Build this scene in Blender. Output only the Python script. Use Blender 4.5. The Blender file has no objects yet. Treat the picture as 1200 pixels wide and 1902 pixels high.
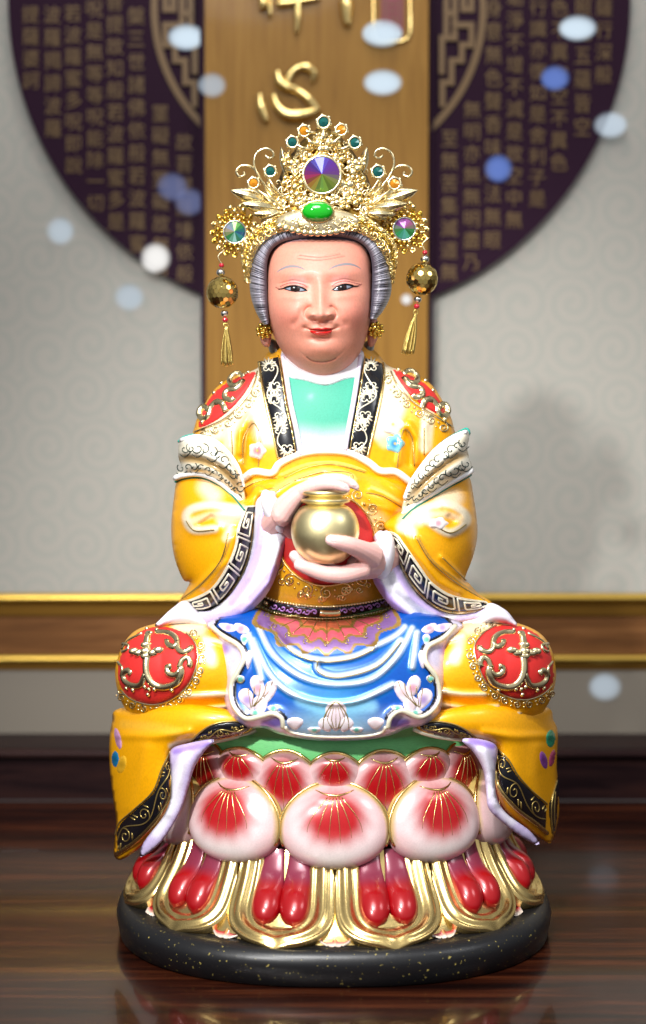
import bpy, math, random
import numpy as np
from mathutils import Vector
from mathutils.bvhtree import BVHTree

random.seed(7)
rng = np.random.default_rng(7)
SC = bpy.context.scene
COL = SC.collection
PI = math.pi

# ------------------------------------------------------------------ camera, world, lamps, exposure
S = 0.0003                       # metres per unit; the statue is about 0.48 m tall
F = 3000.0                       # camera distance and focal length in the same units
HC = 920.0                       # camera height above the table
TH = math.atan2(151.0, F)        # downward tilt
CAM = np.array([0.0, -F, HC])
FWD = np.array([0, math.cos(TH), -math.sin(TH)])
UPV = np.array([0, math.sin(TH), math.cos(TH)])
RGT = np.array([1.0, 0, 0])

cam_d = bpy.data.cameras.new('camera')
cam = bpy.data.objects.new('camera', cam_d)
COL.objects.link(cam)
SC.camera = cam
cam.location = CAM * S
cam.rotation_euler = (PI / 2 - TH, 0, 0)
cam_d.sensor_fit = 'HORIZONTAL'
cam_d.sensor_width = 24
cam_d.lens = F / 1200 * 24
cam_d.clip_start = 0.02
cam_d.clip_end = 50
cam_d.dof.use_dof = True
cam_d.dof.focus_distance = 2845 * S
cam_d.dof.aperture_fstop = 5.2

SC.view_settings.view_transform = 'Standard'
SC.view_settings.look = 'None'
SC.view_settings.exposure = 0.0
SC.view_settings.gamma = 1.0
SC.view_settings.use_curve_mapping = False
SC.render.engine = 'CYCLES'
SC.cycles.use_denoising = True
SC.cycles.max_bounces = 8
SC.cycles.sample_clamp_indirect = 6.0
SC.cycles.caustics_reflective = False
SC.cycles.caustics_refractive = False

W = bpy.data.worlds.new('World')
SC.world = W
W.use_nodes = True
wn, wl = W.node_tree.nodes, W.node_tree.links
bg = wn['Background']
tc = wn.new('ShaderNodeTexCoord')
sep = wn.new('ShaderNodeSeparateXYZ')
wl.new(tc.outputs['Generated'], sep.inputs[0])
wr = wn.new('ShaderNodeValToRGB')
wr.color_ramp.elements[0].position = 0.30
wr.color_ramp.elements[0].color = (0.06, 0.05, 0.045, 1)
wr.color_ramp.elements[1].position = 0.95
wr.color_ramp.elements[1].color = (0.62, 0.63, 0.66, 1)
mr = wn.new('ShaderNodeMapRange')
mr.inputs['From Min'].default_value = -1
wl.new(sep.outputs['Z'], mr.inputs[0])
wl.new(mr.outputs[0], wr.inputs[0])
# the lit shop in front of the showcase is brighter than the showcase itself
fr = wn.new('ShaderNodeMapRange')
fr.interpolation_type = 'SMOOTHSTEP'
fr.inputs['From Min'].default_value = 0.25
fr.inputs['From Max'].default_value = -0.95
fr.inputs['To Max'].default_value = 0.55
wl.new(sep.outputs['Y'], fr.inputs[0])
wa = wn.new('ShaderNodeVectorMath')
wa.operation = 'MULTIPLY_ADD'
wl.new(fr.outputs[0], wa.inputs[0])
wa.inputs[1].default_value = (0.92, 0.95, 1.0)
wl.new(wr.outputs[0], wa.inputs[2])
wl.new(wa.outputs[0], bg.inputs['Color'])
bg.inputs['Strength'].default_value = 0.5


def lamp(name, kind, loc, target, power, size=0.1, col=(1, 1, 1), spot=None, blend=0.4):
    d = bpy.data.lights.new(name, kind)
    d.energy = power
    d.color = col
    if kind == 'AREA':
        d.shape = 'DISK'
        d.size = size
    else:
        d.shadow_soft_size = size
    if kind == 'SPOT':
        d.spot_size = math.radians(spot)
        d.spot_blend = blend
    o = bpy.data.objects.new(name, d)
    COL.objects.link(o)
    o.location = Vector(loc) * S
    o.rotation_euler = (Vector(target) - Vector(loc)).to_track_quat('-Z', 'Y').to_euler()
    return o


lamp('spot_key', 'SPOT', (-650, -3050, 3550), (20, 0, 700), 50, 0.022, (1.0, 0.985, 0.96), 40, 0.9)
lamp('spot_front', 'SPOT', (-1850, -4200, 2950), (120, 200, 560), 76, 0.035, (1.0, 0.99, 0.97), 31, 0.9)
lamp('ceiling_panel', 'AREA', (-300, -2300, 3500), (0, 0, 800), 6, 0.5, (0.97, 0.98, 1.0))
lamp('ceiling_right', 'AREA', (2700, -1500, 3000), (0, 0, 800), 2, 0.35, (0.96, 0.97, 1.0))
lamp('ceiling_back', 'AREA', (0, 300, 3000), (0, 1180, 900), 1.0, 0.3, (1.0, 0.95, 0.88))


# ------------------------------------------------------------------ small maths
def ray(px, py):
    px = np.asarray(px, float)
    py = np.asarray(py, float)
    return FWD * F + np.multiply.outer(px - 600.0, RGT) + np.multiply.outer(951.0 - py, UPV)


def P(px, py, Y):
    d = ray(px, py)
    t = (np.asarray(Y, float) + F) / d[..., 1]
    return CAM + d * t[..., None]


def kf(Y):
    return (F + Y) / F


def lin(*c):
    if len(c) == 1:
        c = c[0]
    c = np.asarray(c, float) / 255.0
    return np.where(c <= 0.04045, c / 12.92, ((c + 0.055) / 1.055) ** 2.4)


def cr(pts, n=8, closed=False):
    """Catmull-Rom curve through 2D or 3D points."""
    p = np.asarray(pts, float)
    m = len(p)
    out = []
    rngk = range(m) if closed else range(m - 1)
    for i in rngk:
        if closed:
            a, b, c, d = p[(i - 1) % m], p[i], p[(i + 1) % m], p[(i + 2) % m]
        else:
            a, b, c, d = p[max(i - 1, 0)], p[i], p[i + 1], p[min(i + 2, m - 1)]
        for t in np.arange(n) / n:
            out.append(0.5 * ((2 * b) + (c - a) * t + (2 * a - 5 * b + 4 * c - d) * t * t + (3 * b - a - 3 * c + d) * t ** 3))
    if not closed:
        out.append(p[-1])
    return np.array(out)


def resample(p, n):
    p = np.asarray(p, float)
    s = np.r_[0, np.cumsum(np.linalg.norm(np.diff(p, axis=0), axis=1))]
    q = np.linspace(0, s[-1], n)
    return np.stack([np.interp(q, s, p[:, k]) for k in range(p.shape[1])], 1)


def seg_dist(x, y, line, closed=False, want_near=False):
    line = np.asarray(line, float)
    a = line
    b = np.roll(line, -1, 0)
    if not closed:
        a, b = a[:-1], b[:-1]
    best = np.full(x.shape, 1e18)
    nx, ny = np.zeros(x.shape), np.zeros(x.shape)
    for (ax, ay), (bx, by) in zip(a, b):
        dx, dy = bx - ax, by - ay
        L = dx * dx + dy * dy + 1e-12
        t = np.clip(((x - ax) * dx + (y - ay) * dy) / L, 0, 1)
        qx, qy = ax + t * dx, ay + t * dy
        d = (x - qx) ** 2 + (y - qy) ** 2
        m = d < best
        best = np.where(m, d, best)
        if want_near:
            nx = np.where(m, qx, nx)
            ny = np.where(m, qy, ny)
    return (np.sqrt(best), nx, ny) if want_near else np.sqrt(best)


def inside(x, y, poly):
    poly = np.asarray(poly, float)
    r = np.zeros(x.shape, bool)
    j = len(poly) - 1
    for i in range(len(poly)):
        xi, yi = poly[i]
        xj, yj = poly[j]
        if yi != yj:
            c = ((yi > y) != (yj > y)) & (x < (xj - xi) * (y - yi) / (yj - yi) + xi)
            r ^= c
        j = i
    return r


def sstep(a, b, x):
    t = np.clip((x - a) / (b - a + 1e-12), 0, 1)
    return t * t * (3 - 2 * t)


def gs(x, y, cx, cy, sx, sy):
    return np.exp(-((x - cx) / sx) ** 2 - ((y - cy) / sy) ** 2)


def poisson(mask):
    """-lap h = 1 inside mask, 0 outside."""
    h0 = np.zeros(mask.shape)
    if min(mask.shape) > 14:
        mc = mask[::2, ::2]
        hc = poisson(mc)
        ys = np.arange(mask.shape[0]) / 2
        xs = np.arange(mask.shape[1]) / 2
        y0 = np.minimum(ys.astype(int), hc.shape[0] - 1)
        y1 = np.minimum(y0 + 1, hc.shape[0] - 1)
        x0 = np.minimum(xs.astype(int), hc.shape[1] - 1)
        x1 = np.minimum(x0 + 1, hc.shape[1] - 1)
        fy, fx = (ys - y0)[:, None], (xs - x0)[None]
        h0 = 4 * ((hc[y0][:, x0] * (1 - fx) + hc[y0][:, x1] * fx) * (1 - fy) + (hc[y1][:, x0] * (1 - fx) + hc[y1][:, x1] * fx) * fy)
    h = np.where(mask, h0, 0)
    for _ in range(70):
        n = np.zeros_like(h)
        n[1:-1, 1:-1] = 0.25 * (h[:-2, 1:-1] + h[2:, 1:-1] + h[1:-1, :-2] + h[1:-1, 2:] + 1)
        h = np.where(mask, n, 0)
    return h


# ------------------------------------------------------------------ objects
def tag(o, label=None, cat=None, group=None, kind=None):
    if label:
        o['label'] = label
    if cat:
        o['category'] = cat
    if group:
        o['group'] = group
    if kind:
        o['kind'] = kind
    return o


def empty(name, p):
    o = bpy.data.objects.new(name, None)
    o.empty_display_size = 0.02
    COL.objects.link(o)
    o.location = Vector(p) * S
    return o


def wloc(o):
    p = Vector((0, 0, 0))
    while o:
        p = p + o.location
        o = o.parent
    return p


def obj(name, V, Fc, mat, parent=None, col=None, smooth=True, base=None):
    V = np.asarray(V, float)
    off = np.array(wloc(parent)) if parent else (np.array(base) * S if base is not None else np.zeros(3))
    me = bpy.data.meshes.new(name)
    me.from_pydata((V * S - off).tolist(), [], [tuple(map(int, f)) for f in Fc])
    me.materials.append(mat)
    if smooth:
        me.polygons.foreach_set('use_smooth', np.ones(len(me.polygons), bool))
    if col is not None:
        col = np.asarray(col, float)
        if col.ndim == 1:
            col = np.repeat(col[None], len(V), 0)
        ca = me.color_attributes.new('Col', 'FLOAT_COLOR', 'POINT')
        ca.data.foreach_set('color', np.c_[col, np.ones(len(V))].astype(np.float32).ravel())
    me.update()
    o = bpy.data.objects.new(name, me)
    COL.objects.link(o)
    if parent:
        o.parent = parent
    elif base is not None:
        o.location = Vector(base) * S
    return o


def copy_part(src, parent):
    c = src.copy()
    COL.objects.link(c)
    c.parent = parent
    for ch in src.children:
        copy_part(ch, c)
    return c


# ------------------------------------------------------------------ materials
def mat_new(name):
    m = bpy.data.materials.new(name)
    m.use_nodes = True
    nt = m.node_tree
    return m, nt.nodes, nt.links, nt.nodes['Principled BSDF']


def noise_bump(n, l, b, scale, strength, detail=3, dist=0.0003):
    t = n.new('ShaderNodeTexCoord')
    x = n.new('ShaderNodeTexNoise')
    x.inputs['Scale'].default_value = scale
    x.inputs['Detail'].default_value = detail
    bp = n.new('ShaderNodeBump')
    bp.inputs['Strength'].default_value = strength
    bp.inputs['Distance'].default_value = dist
    l.new(t.outputs['Object'], x.inputs['Vector'])
    l.new(x.outputs['Fac'], bp.inputs['Height'])
    l.new(bp.outputs['Normal'], b.inputs['Normal'])
    return x


def paint(name, rough=0.35, metal=0.0, coat=0.0, sss=0.0, bump=0.12, bscale=220, mott=0.06):
    """Lacquer paint whose pigments sit in the mesh's colour attribute."""
    m, n, l, b = mat_new(name)
    a = n.new('ShaderNodeAttribute')
    a.attribute_name = 'Col'
    x = noise_bump(n, l, b, bscale, bump)
    mx = n.new('ShaderNodeMix')
    mx.data_type = 'RGBA'
    mx.blend_type = 'MULTIPLY'
    y = n.new('ShaderNodeTexNoise')
    y.inputs['Scale'].default_value = 60
    y.inputs['Detail'].default_value = 6
    rp = n.new('ShaderNodeValToRGB')
    rp.color_ramp.elements[0].color = (1 - 2.5 * mott, 1 - 2.5 * mott, 1 - 2.5 * mott, 1)
    rp.color_ramp.elements[0].position = 0.25
    rp.color_ramp.elements[1].position = 0.6
    l.new(y.outputs['Fac'], rp.inputs[0])
    mx.inputs[0].default_value = 1
    l.new(a.outputs['Color'], mx.inputs[6])
    l.new(rp.outputs[0], mx.inputs[7])
    l.new(mx.outputs[2], b.inputs['Base Color'])
    b.inputs['Roughness'].default_value = rough
    b.inputs['Metallic'].default_value = metal
    b.inputs['Coat Weight'].default_value = coat
    b.inputs['Coat Roughness'].default_value = 0.15
    if sss:
        b.inputs['Subsurface Weight'].default_value = sss
        b.inputs['Subsurface Radius'].default_value = (0.004, 0.002, 0.001)
        b.inputs['Subsurface Scale'].default_value = 0.5
    return m


def metal(name, c, rough=0.2, bump=0.15, bscale=300, rvar=0.15):
    m, n, l, b = mat_new(name)
    x = noise_bump(n, l, b, bscale, bump)
    b.inputs['Base Color'].default_value = (*c, 1)
    b.inputs['Metallic'].default_value = 1
    y = n.new('ShaderNodeTexNoise')
    y.inputs['Scale'].default_value = 90
    mp = n.new('ShaderNodeMapRange')
    mp.inputs['To Min'].default_value = max(rough - rvar * 0.5, 0.05)
    mp.inputs['To Max'].default_value = rough + rvar
    l.new(y.outputs['Fac'], mp.inputs[0])
    l.new(mp.outputs[0], b.inputs['Roughness'])
    return m


def plain(name, c, rough=0.4, metal_=0.0, coat=0.0, bump=0.1, bscale=200, spec=0.5):
    m, n, l, b = mat_new(name)
    noise_bump(n, l, b, bscale, bump)
    b.inputs['Base Color'].default_value = (*c, 1)
    b.inputs['Roughness'].default_value = rough
    b.inputs['Metallic'].default_value = metal_
    b.inputs['Coat Weight'].default_value = coat
    b.inputs['Specular IOR Level'].default_value = spec
    return m


M_ROBE = paint('robe_lacquer', 0.34, 0.12, 0.25)
M_SATIN = paint('satin_lacquer', 0.6, 0.0, 0.02)
M_GLOSS = paint('gloss_lacquer', 0.25, 0.1, 0.4)
M_SKIN = paint('skin_paint', 0.54, 0.0, 0.03, 0.12, 0.08, 160, 0.05)
M_MATT = paint('matt_paint', 0.6, 0.0, 0.0, 0, 0.2, 400)
M_HAIR = paint('hair_paint', 0.38, 0.0, 0.2, 0, 0.1, 500, 0.08)
M_PEARL = paint('pearl_lacquer', 0.28, 0.15, 0.5, 0, 0.06, 150, 0.05)
M_GOLD = metal('gold_plate', (0.92, 0.70, 0.29), 0.17, 0.2, 500, 0.12)
M_PALE = metal('pale_gold_plate', (0.96, 0.81, 0.47), 0.2, 0.25, 600, 0.12)
M_LEAF = metal('gold_leaf', (0.90, 0.66, 0.26), 0.2, 0.35, 120, 0.14)
M_YGOLD = metal('yellow_gold_plate', (0.83, 0.56, 0.10), 0.14, 0.1, 300, 0.08)
M_SILVER = metal('silver_bead_plate', (0.8, 0.78, 0.72), 0.12)
M_GPAINT = plain('gold_line_paint', tuple(lin(176, 152, 88)), 0.32, 0.75)
M_WPAINT = plain('white_gold_paint', tuple(lin(240, 232, 205)), 0.35, 0.3)


# ------------------------------------------------------------------ shape builders
SURF = {}


def grid_for(poly, g):
    poly = np.asarray(poly, float)
    x0, y0 = poly.min(0) - 2.2 * g
    x1, y1 = poly.max(0) + 2.2 * g
    xs = np.arange(x0, x1 + g, g)
    ys = np.arange(y0, y1 + g, g)
    X, Y = np.meshgrid(xs, ys)
    ins = inside(X, Y, poly)
    cell = ins[:-1, :-1] & ins[1:, :-1] & ins[:-1, 1:] & ins[1:, 1:]
    cnt = np.zeros(X.shape, int)
    cnt[:-1, :-1] += cell
    cnt[1:, :-1] += cell
    cnt[:-1, 1:] += cell
    cnt[1:, 1:] += cell
    used = cnt > 0
    inner = cnt == 4
    brd = used & ~inner
    bx, by = X[brd], Y[brd]
    _, nx, ny = seg_dist(bx, by, poly, True, True)
    X[brd], Y[brd] = nx, ny
    h = poisson(inner)
    hm = h.max() if h.max() > 0 else 1
    idx = -np.ones(X.shape, int)
    idx[used] = np.arange(used.sum())
    r, c = np.nonzero(cell)
    faces = np.stack([idx[r, c], idx[r + 1, c], idx[r + 1, c + 1], idx[r, c + 1]], 1)
    return X[used], Y[used], (h / hm)[used], brd[used], faces


def colours(px, py, base, strokes=()):
    c = np.repeat(np.asarray(base, float)[None], len(px), 0) if np.ndim(base) == 1 else np.array(base, float)
    for st in strokes:
        line, w, soft, cc = st[:4]
        a = st[4] if len(st) > 4 else 1.0
        line = np.asarray(line, float)
        if len(line) == 1:
            d = np.hypot(px - line[0][0], py - line[0][1])
        else:
            d = seg_dist(px, py, line)
        k = a * (1 - sstep(w, w + soft, d))
        c = c * (1 - k[:, None]) + np.asarray(cc)[None] * k[:, None]
    return c


def inflate(name, outline, Yc, D, mat, parent, base=(0.5, 0.5, 0.5), strokes=(), folds=(), extra=None, g=3.0, p=0.5,
            back=0.8, smooth_n=6, colfn=None):
    poly = cr(outline, smooth_n, True) if smooth_n else np.asarray(outline, float)
    px, py, hn, brd, fc = grid_for(poly, g)
    yc = Yc(px, py) if callable(Yc) else np.full(px.shape, float(Yc))
    dep = D * hn ** p
    edge = np.minimum(1, hn * 14)
    for fo in folds:
        line, w, hgt = fo[:3]
        d = seg_dist(px, py, np.asarray(line, float))
        dep = dep + hgt * np.exp(-(d / w) ** 2) * edge
    if extra is not None:
        dep = dep + extra(px, py, hn)
    V = P(px, py, yc - dep)
    n = len(px)
    ii = np.nonzero(~brd)[0]
    mp = np.arange(n)
    mp[ii] = n + np.arange(len(ii))
    Vb = P(px[ii], py[ii], yc[ii] + back * D * hn[ii] ** p)
    allV = np.r_[V, Vb]
    fb = mp[fc][:, ::-1]
    col = colours(px, py, base, strokes)
    if colfn is not None:
        col = colfn(px, py, col)
    o = obj(name, allV, np.r_[fc, fb], mat, parent, np.r_[col, col[ii]])
    SURF[name if name not in SURF else o.name] = BVHTree.FromPolygons(V.tolist(), fc.tolist())
    return o


def hits(targets, px, py, lift=0.0):
    """Points of named surfaces that the line through (px, py) meets, lifted off the surface."""
    px = np.atleast_1d(np.asarray(px, float))
    py = np.atleast_1d(np.asarray(py, float))
    D = ray(px, py)
    D /= np.linalg.norm(D, axis=1)[:, None]
    if isinstance(targets, str):
        targets = [targets]
    lift = np.broadcast_to(np.asarray(lift, float), px.shape)
    t = np.full(len(px), np.nan)
    cv = Vector(CAM)
    for i in range(len(px)):
        dv = Vector(D[i])
        best = None
        for s in targets:
            h = SURF[s].ray_cast(cv, dv)
            if h[3] is not None and (best is None or h[3] < best):
                best = h[3]
        if best is not None:
            t[i] = best
    ok = ~np.isnan(t)
    if not ok.any():
        for i in range(len(px)):
            p0 = Vector(P(px[i], py[i], -150.0))
            best = min((SURF[s].find_nearest(p0) for s in targets), key=lambda h: h[3])
            t[i] = (Vector(best[0]) - cv).dot(Vector(D[i]))
    elif not ok.all():
        gi = np.nonzero(ok)[0]
        for i in np.nonzero(~ok)[0]:
            j = gi[np.argmin((px[gi] - px[i]) ** 2 + (py[gi] - py[i]) ** 2)]
            t[i] = t[j] + 3
    return CAM + D * (t - lift)[:, None]


def relief(name, outline, target, h0, puff, mat, parent, base=(.5, .5, .5), strokes=(), g=2.5, smooth_n=6, p=0.5, colfn=None,
           folds=(), surf=True, sink=2.0):
    poly = cr(outline, smooth_n, True) if smooth_n else np.asarray(outline, float)
    px, py, hn, brd, fc = grid_for(poly, g)
    lift = h0 * np.minimum(1, hn * 6) ** 0.5 + puff * hn ** p
    for line, w, hgt in folds:
        lift = lift + hgt * np.exp(-(seg_dist(px, py, np.asarray(line, float)) / w) ** 2) * np.minimum(1, hn * 8)
    lift[brd] = -sink
    V = hits(target, px, py, lift)
    col = colours(px, py, base, strokes)
    if colfn is not None:
        col = colfn(px, py, col)
    o = obj(name, V, fc, mat, parent, col)
    if surf:
        SURF[o.name] = BVHTree.FromPolygons(V.tolist(), fc.tolist())
    return o


def _ico(sub):
    import bmesh
    bm = bmesh.new()
    bmesh.ops.create_icosphere(bm, subdivisions=sub, radius=1)
    bm.verts.ensure_lookup_table()
    v = np.array([list(x.co) for x in bm.verts])
    f = np.array([[x.index for x in q.verts] for q in bm.faces])
    bm.free()
    return v, f


ICO2, ICO3, ICO1 = _ico(2), _ico(3), _ico(1)


class MB:
    """Collects swept tubes, beads and lathed or free surfaces into one mesh."""

    def __init__(self):
        self.V, self.F, self.C, self.n = [], [], [], 0

    def add(self, v, f, c=None):
        v = np.asarray(v, float)
        self.V.append(v)
        self.F += [tuple(int(i) + self.n for i in q) for q in f]
        self.n += len(v)
        cc = np.zeros((len(v), 3)) + (np.asarray(c) if c is not None else 0.5)
        self.C.append(cc)

    def bead(self, c, r, ico=ICO2, col=None, rot=None):
        v = ico[0] * (np.asarray(r, float) if np.ndim(r) else r)
        if rot is not None:
            v = v @ np.asarray(rot).T
        self.add(v + np.asarray(c, float), ico[1], col)

    def tube(self, pts, r, sides=6, col=None, flat=1.0, cap=True):
        pts = np.asarray(pts, float)
        n = len(pts)
        if n < 2:
            return
        r = np.broadcast_to(np.asarray(r, float), (n,))
        t = np.gradient(pts, axis=0)
        t /= np.linalg.norm(t, axis=1)[:, None] + 1e-9
        ref = np.array([0, 1.0, 0])
        v = []
        a = np.arange(sides) * 2 * PI / sides
        for i in range(n):
            s = np.cross(t[i], ref)
            L = np.linalg.norm(s)
            s = s / L if L > 1e-3 else np.array([1.0, 0, 0])
            u = np.cross(s, t[i])
            v.append(pts[i] + r[i] * (np.outer(np.cos(a), s) + flat * np.outer(np.sin(a), u)))
        f = []
        for i in range(n - 1):
            for k in range(sides):
                k2 = (k + 1) % sides
                f.append((i * sides + k, i * sides + k2, (i + 1) * sides + k2, (i + 1) * sides + k))
        if cap:
            f.append(tuple(range(sides))[::-1])
            f.append(tuple((n - 1) * sides + k for k in range(sides)))
        self.add(np.concatenate(v), f, col)

    def ring(self, c, R, r, sides=5, seg=14, ax=(0, 1, 0), col=None):
        ax = np.asarray(ax, float)
        ax = ax / np.linalg.norm(ax)
        s = np.cross(ax, [0, 0, 1.0])
        s = s / np.linalg.norm(s) if np.linalg.norm(s) > 1e-3 else np.array([1.0, 0, 0])
        u = np.cross(ax, s)
        a = np.arange(seg) * 2 * PI / seg
        b = np.arange(sides) * 2 * PI / sides
        rad = np.outer(np.cos(a), s) + np.outer(np.sin(a), u)
        v = (np.asarray(c) + rad[:, None, :] * (R + r * np.cos(b))[None, :, None] + ax * (r * np.sin(b))[None, :, None]).reshape(-1, 3)
        f = [(i * sides + k, ((i + 1) % seg) * sides + k, ((i + 1) % seg) * sides + (k + 1) % sides, i * sides + (k + 1) % sides)
             for i in range(seg) for k in range(sides)]
        self.add(v, f, col)

    def grid(self, V, col=None, closeu=False):
        """V: (rows, cols, 3)."""
        r, c = V.shape[:2]
        cc = c if closeu else c - 1
        f = [(i * c + j, i * c + (j + 1) % c, (i + 1) * c + (j + 1) % c, (i + 1) * c + j) for i in range(r - 1) for j in range(cc)]
        self.add(V.reshape(-1, 3), f, None if col is None else np.asarray(col).reshape(-1, 3))

    def box(self, a, b, col=None):
        x0, y0, z0 = a
        x1, y1, z1 = b
        v = [(x0, y0, z0), (x1, y0, z0), (x1, y1, z0), (x0, y1, z0), (x0, y0, z1), (x1, y0, z1), (x1, y1, z1), (x0, y1, z1)]
        self.add(v, [(0, 3, 2, 1), (4, 5, 6, 7), (0, 1, 5, 4), (1, 2, 6, 5), (2, 3, 7, 6), (3, 0, 4, 7)], col)

    def prism(self, poly_xz, y0, y1, col=None):
        p = np.asarray(poly_xz, float)
        n = len(p)
        v = np.r_[np.c_[p[:, 0], np.full(n, y0), p[:, 1]], np.c_[p[:, 0], np.full(n, y1), p[:, 1]]]
        f = [tuple(range(n)), tuple(range(2 * n - 1, n - 1, -1))] + [(i, i + n, (i + 1) % n + n, (i + 1) % n) for i in range(n)]
        self.add(v, f, col)

    def build(self, name, mat, parent=None, smooth=True, base=None, use_col=False):
        return obj(name, np.concatenate(self.V), self.F, mat, parent, np.concatenate(self.C) if use_col else None, smooth, base)


def drape(mb, target, line, r, lift=None, sides=6, step=4.0, taper=False, flat=1.0, col=None, smooth=True):
    """A raised line that lies on the surface."""
    line = np.asarray(line, float)
    if smooth and len(line) > 2:
        line = cr(line, 8)
    L = np.linalg.norm(np.diff(line, axis=0), axis=1).sum()
    n = max(3, int(L / step) + 1)
    q = resample(line, n)
    pts = hits(target, q[:, 0], q[:, 1], (0.35 * r if lift is None else lift))
    rr = np.full(n, float(r))
    if taper:
        t = np.linspace(0, 1, n)
        rr = r * (0.35 + 0.65 * np.sin(PI * np.clip(t * 0.85 + 0.12, 0, 1)))
    mb.tube(pts, rr, sides, col, flat)


def beads_on(mb, target, line, r, gap, lift=0.0, ico=ICO1):
    q = cr(line, 8) if len(line) > 2 else np.asarray(line, float)
    L = np.linalg.norm(np.diff(q, axis=0), axis=1).sum()
    q = resample(q, max(2, int(L / gap)))
    for p in hits(target, q[:, 0], q[:, 1], lift):
        mb.bead(p, r, ico)


def spiral(cx, cy, r0, turns=1.3, a0=0.0, d=1, r1=0.18, n=22, sx=1, sy=1):
    t = np.linspace(0, 1, n)
    a = a0 + d * t * turns * 2 * PI
    r = r0 * (1 - t * (1 - r1))
    return np.stack([cx + sx * r * np.cos(a), cy + sy * r * np.sin(a)], 1)


def band_map(inner, outer, n=200):
    a, b = resample(cr(inner, 8), n), resample(cr(outer, 8), n)

    def f(s, t):
        s = np.asarray(s, float) * (n - 1)
        t = np.asarray(t, float)
        A = np.stack([np.interp(s, np.arange(n), a[:, k]) for k in (0, 1)], -1)
        B = np.stack([np.interp(s, np.arange(n), b[:, k]) for k in (0, 1)], -1)
        return A * (1 - t[..., None]) + B * t[..., None]
    L = 0.5 * (np.linalg.norm(np.diff(a, axis=0), axis=1).sum() + np.linalg.norm(np.diff(b, axis=0), axis=1).sum())
    return f, L, np.r_[a, b[::-1]]


def vine(mb, target, fm, L, w, r, col=None):
    """Scrolling vine with curls along a band."""
    n = max(2, int(L / (w * 1.05)))
    s = np.linspace(0.02, 0.98, n * 12)
    drape(mb, target, fm(s, 0.5 + 0.24 * np.sin(s * n * PI)), r, smooth=False, col=col)
    for i in range(n):
        sc = (i + 0.5) / n
        sg = 1 if i % 2 == 0 else -1
        t = np.linspace(0, 1, 20)
        a = sg * (PI / 2 + t * 2 * PI * 1.25)
        rad = 0.27 * (1 - 0.75 * t)
        drape(mb, target, fm(np.clip(sc + rad * np.cos(a) * w / L, 0, 1), np.clip(0.5 - sg * 0.06 + rad * np.sin(a) * 1.15, .06, .94)), r * 0.9, smooth=False, col=col)
        for q in (-0.34, 0.30, 0.45):
            tt = np.linspace(0, 1, 5)
            drape(mb, target, fm(np.clip(sc + (q + 0.13 * tt) * w / L, 0, 1), np.clip(0.5 - sg * (0.16 + 0.22 * tt), .07, .93)), r * 1.5, taper=True, smooth=False, col=col)


def lace(mb, target, line, w, side=1, r=1.7):
    """Gilded border: a bead row with scallops of spirals."""
    q = cr(line, 10)
    L = np.linalg.norm(np.diff(q, axis=0), axis=1).sum()
    beads_on(mb, target, q[::4], 2.0, 5.0, 1.0)
    n = max(2, int(L / (w * 1.15)))
    q = resample(q, n * 2 + 1)
    for i in range(n):
        a, b, c = q[2 * i], q[2 * i + 1], q[2 * i + 2]
        d = (c - a) / (np.linalg.norm(c - a) + 1e-9)
        nn = np.array([-d[1], d[0]]) * side
        m = b + nn * w * 0.52
        a0 = math.atan2(-nn[1], -nn[0])
        drape(mb, target, spiral(m[0], m[1], w * 0.46, 1.5, a0, side if i % 2 else -side), r, smooth=False, step=3)
        for k, bb in enumerate((a + nn * w * 0.35, a + nn * w * 0.78)):
            mb.bead(hits(target, [bb[0]], [bb[1]], 1.0)[0], (2.8, 2.0)[k], ICO1)


def blob(capsules, vox, name, mat, parent, col=None, colfn=None, it=6):
    """Tapered capsules fused into one continuous skin."""
    mb = MB()
    for pts, rad in capsules:
        pts = np.asarray(pts, float)
        rad = np.asarray(rad, float)
        q = cr(np.c_[pts, rad], 8)
        mb.tube(q[:, :3], q[:, 3], 14)
        for e in (0, -1):
            mb.bead(q[e, :3], q[e, 3])
    o = mb.build('tmp_blob', mat)
    md = o.modifiers.new('r', 'REMESH')
    md.mode = 'VOXEL'
    md.voxel_size = vox * S
    ms = o.modifiers.new('s', 'SMOOTH')
    ms.factor = 0.5
    ms.iterations = it
    dg = bpy.context.evaluated_depsgraph_get()
    me = bpy.data.meshes.new_from_object(o.evaluated_get(dg))
    V = np.array([list(v.co) for v in me.vertices]) / S
    Fc = [tuple(p.vertices) for p in me.polygons]
    bpy.data.objects.remove(o, do_unlink=True)
    c = np.repeat(np.asarray(col)[None], len(V), 0)
    if colfn:
        c = colfn(V, c)
    r = obj(name, V, Fc, mat, parent, c)
    SURF[r.name] = BVHTree.FromPolygons(V.tolist(), Fc)
    return r


# ================================================================== the setting: table, ledge, wall
YW = 1180.0                      # wall plane
YL = 972.0                      # front of the wooden ledge


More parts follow.
